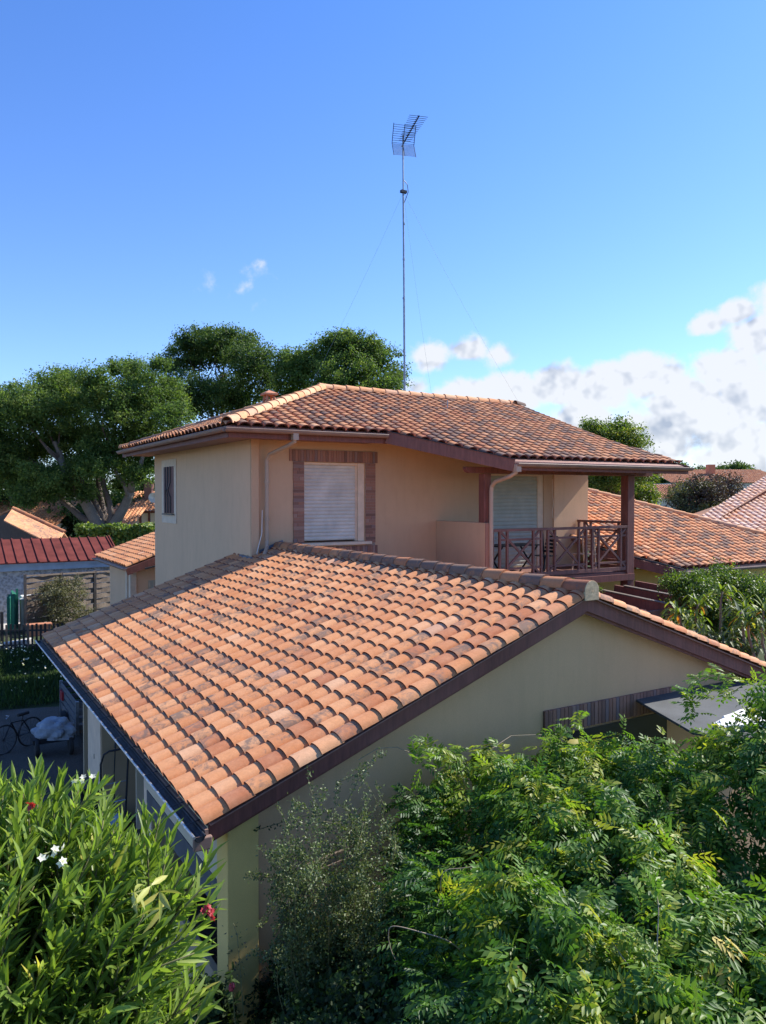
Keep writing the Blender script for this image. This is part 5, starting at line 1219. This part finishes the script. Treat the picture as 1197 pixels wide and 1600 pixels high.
tag(obj('wall_tendril', mb, M['stem_pale']), 'thin bare tendrils crossing the gable wall', 'climber')
# dark undergrowth below
for i, (u, v, d, r, lb) in enumerate([(500,1640,5.6,.34,'dark low shrub right of the blackened post'),(600,1610,5.3,.40,'dark low shrub below the curled vine shoot'),(690,1640,4.9,.38,'dark low shrub at the bottom left of the wisteria'),(570,1530,6.1,.36,'dark shrub behind the wispy one'),(500,1520,7.0,.42,'dark shrub added to keep sun off the foot of the gable wall'),(640,1460,6.5,.40,'dark shrub between the wispy shrub and the wisteria')]):  # the gable-foot shrub is added to block sun on the pillar base
    c = px(u,v,d); tree('undergrowth_shrub', lb, 'shrub', (c[0],c[1],GZ), tuple(c), [(c,r),(c+np.array([.2,-.1,-.35]),r),(c+np.array([-.2,.1,-.3]),r)], 20, .05, 'darkleaf', .03, limbs=False, tone=.30, sub=.14, inner=.5, tmpl=T_DIA, group='dark shrubs below the gable wall')
for i, (u, v, d, r, lb) in enumerate([(295,1610,6.2,.36,'dark low plants left of the yellow pillar foot')]):
    c = px(u,v,d); tree('undergrowth_shrub', lb, 'shrub', (c[0],c[1],GZ), tuple(c), [(c,r),(c+np.array([.1,.3,-.3]),r)], 20, .06, 'darkleaf', .03, limbs=False, tone=.4, sub=.14, inner=.5, tmpl=T_LONG)
rs = thing('rose_stem', 'single pink flower on a thin stem in front of the yellow pillar', 'flower', tuple(px(370,1640,6.0))); adopt_list.append(rs)
mb = MB(); p0 = px(368,1660,6.0); mb.tube([tuple(p0), tuple(px(362,1580,5.95)), tuple(px(360,1558,5.9))], .004, 6); mb.tube([tuple(px(378,1600,6)), tuple(px(372,1520,6)), tuple(px(368,1470,6.05)), tuple(px(362,1450,6.1))], .003, 6); obj('stem', mb, M['stem'], rs)
lv = Leaves(); n = 26; P = px(359,1552,5.9)+NR.normal(0,.012,(n,3)); lv.add(P, rdir(n), rdir(n), .035, .03, T_CLUMP, NR.random(n)); lv.build('petals', M['petal_pink'], rs)
lv = Leaves(); n = 40; P = px(366,1480,6.05)+NR.normal(0,.05,(n,3))+np.array([0,0,1.])*NR.uniform(-.25,.1,n)[:,None]; lv.add(P, rdir(n), rdir(n), .03, .018, T_DIA, NR.random(n)); lv.build('leaves', M['olive'], rs)

# ---------------------------------------------------------------- oleander, lower left corner
ol = thing('oleander', 'tall oleander with lance shaped leaves and a few cream flowers in the lower left corner', 'shrub', tuple(cm(-1.8,3.7,GZ))); adopt_list.append(ol)
CO = cm(-1.80,3.55,2.45); RX_, RY_, RZ_ = .94, .85, 1.06
st = MB(); lv = Leaves()
def oshoot(tip, d, L, n=34, tone=.45, ll=.165):
    n = int(n*.62)
    d = d/np.linalg.norm(d); b = tip - d*L + np.array([0,0,-.10*L])
    st.tube([tuple(b), tuple((b+tip)/2+np.array([0,0,.02])), tuple(tip)], [.007,.0055,.003], 5)
    t = np.linspace(.12,1,n); a = np.arange(n)*2.1+NR.uniform(0,6)+NR.normal(0,.5,n); s1 = unit(np.cross(d, np.array([.3,.2,.9])))[None]; s2 = np.cross(d, s1[0])[None]
    R = s1*np.cos(a)[:,None]+s2*np.sin(a)[:,None]; op = (1.15-.80*t+NR.normal(0,.22,n))[:,None]
    X = unit(d*(1.0) + R*op + rdir(n)*.22 + np.array([0,0,.06])); P = b+(tip-b)*t[:,None]
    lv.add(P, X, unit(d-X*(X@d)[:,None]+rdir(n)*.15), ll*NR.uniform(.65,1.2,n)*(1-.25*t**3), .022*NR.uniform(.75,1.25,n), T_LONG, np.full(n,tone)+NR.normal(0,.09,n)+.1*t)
for i in range(820):
    dd = rdir(1)[0]
    if dd[2] < -.25: dd[2] = -dd[2]
    q = dd*NR.uniform(.70,1.04); tip = CO + RT*q[0]*RX_ + FW*q[1]*RY_ + np.array([0,0,q[2]*RZ_])
    if tip[2] < 1.2: continue
    d = RT*q[0]*.75 + FW*(q[1]*.6-.1) + np.array([0,0,.75+.3*q[2]]) + NR.normal(0,.16,3)
    oshoot(tip, d, NR.uniform(.28,.45), 32, NR.normal(.50,.15))
for i in range(230):          # deeper growth in a darker tone
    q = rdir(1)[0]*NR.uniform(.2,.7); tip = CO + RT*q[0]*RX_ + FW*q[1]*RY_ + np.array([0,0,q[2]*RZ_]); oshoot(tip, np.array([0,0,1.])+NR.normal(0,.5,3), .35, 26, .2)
# taller shoots standing clear of the mass
for (u, v, d, du2, dv2) in [(60,1192,3.7,.10,1),(52,1200,3.6,-.05,1),(135,1232,3.6,.75,.8),(150,1215,3.7,.85,.7),(90,1205,3.7,.15,1),(158,1265,3.5,.1,1),(185,1290,3.5,.35,1),(248,1262,3.6,.25,1),(225,1268,3.6,-.05,1),(262,1300,3.5,.35,1),(285,1345,3.5,.5,.9),(318,1370,3.5,.7,.8),(325,1400,3.5,.75,.7),(310,1440,3.4,.8,.5),(20,1215,3.8,-.1,1),(322,1330,3.6,.6,.9),(300,1480,3.3,.9,.4),(40,1230,3.5,0,1)]:
    oshoot(px(u,v+18,d), RT*du2+np.array([0,0,dv2])+NR.normal(0,.06,3), .42, 36, .62, .165)
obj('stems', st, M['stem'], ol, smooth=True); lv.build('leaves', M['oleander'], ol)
lv = Leaves()
for (u,v,d) in [(205,1400,3.3),(232,1390,3.3),(245,1400,3.3),(250,1425,3.3)]:
    n = 4; a = rdir(n); a[:,2] = -abs(a[:,2])*.6; lv.add(np.repeat(px(u,v,d-.62)[None],n,0), a, unit(rdir(n)+np.array([0,0,1])), .10, .022, T_LONG, NR.uniform(.97,1.0,n))
lv.build('yellow_leaves', M['oleander'], ol)
def flowers(spots, mat, nm, r=.022, n=26, spread=.035):
    lv = Leaves()
    for (u,v,d) in spots:
        for k in range(n//5):
            c = px(u,v,d)+NR.normal(0,spread,3); m = 5; a = np.arange(m)*2*pi/m; up = unit((rdir(1)[0]+np.array([0,0,.8])-FW*.5)[None])[0]; s1 = unit(np.cross(up, np.array([1,.2,.1]))[None])[0]; s2 = np.cross(up, s1)
            X = s1*np.cos(a)[:,None]+s2*np.sin(a)[:,None]+up*.35; lv.add(np.repeat(c[None],m,0), X, np.repeat(up[None],m,0), r, r*.8, T_DIA, NR.random(m))
    lv.build(nm, M[mat], ol)
for sp in ([(82,1338,2.75),(75,1345,2.75)],[(126,1222,3.45)]): flowers(sp, 'petal_white', 'cream_flowers', .018, 24, .020)
for sp in ([(322,1425,3.3),(328,1435,3.3)],[(45,1262,3.2)]): flowers(sp, 'petal_red', 'red_flowers', .017, 26, .009)

for r in adopt_list: adopt(r)
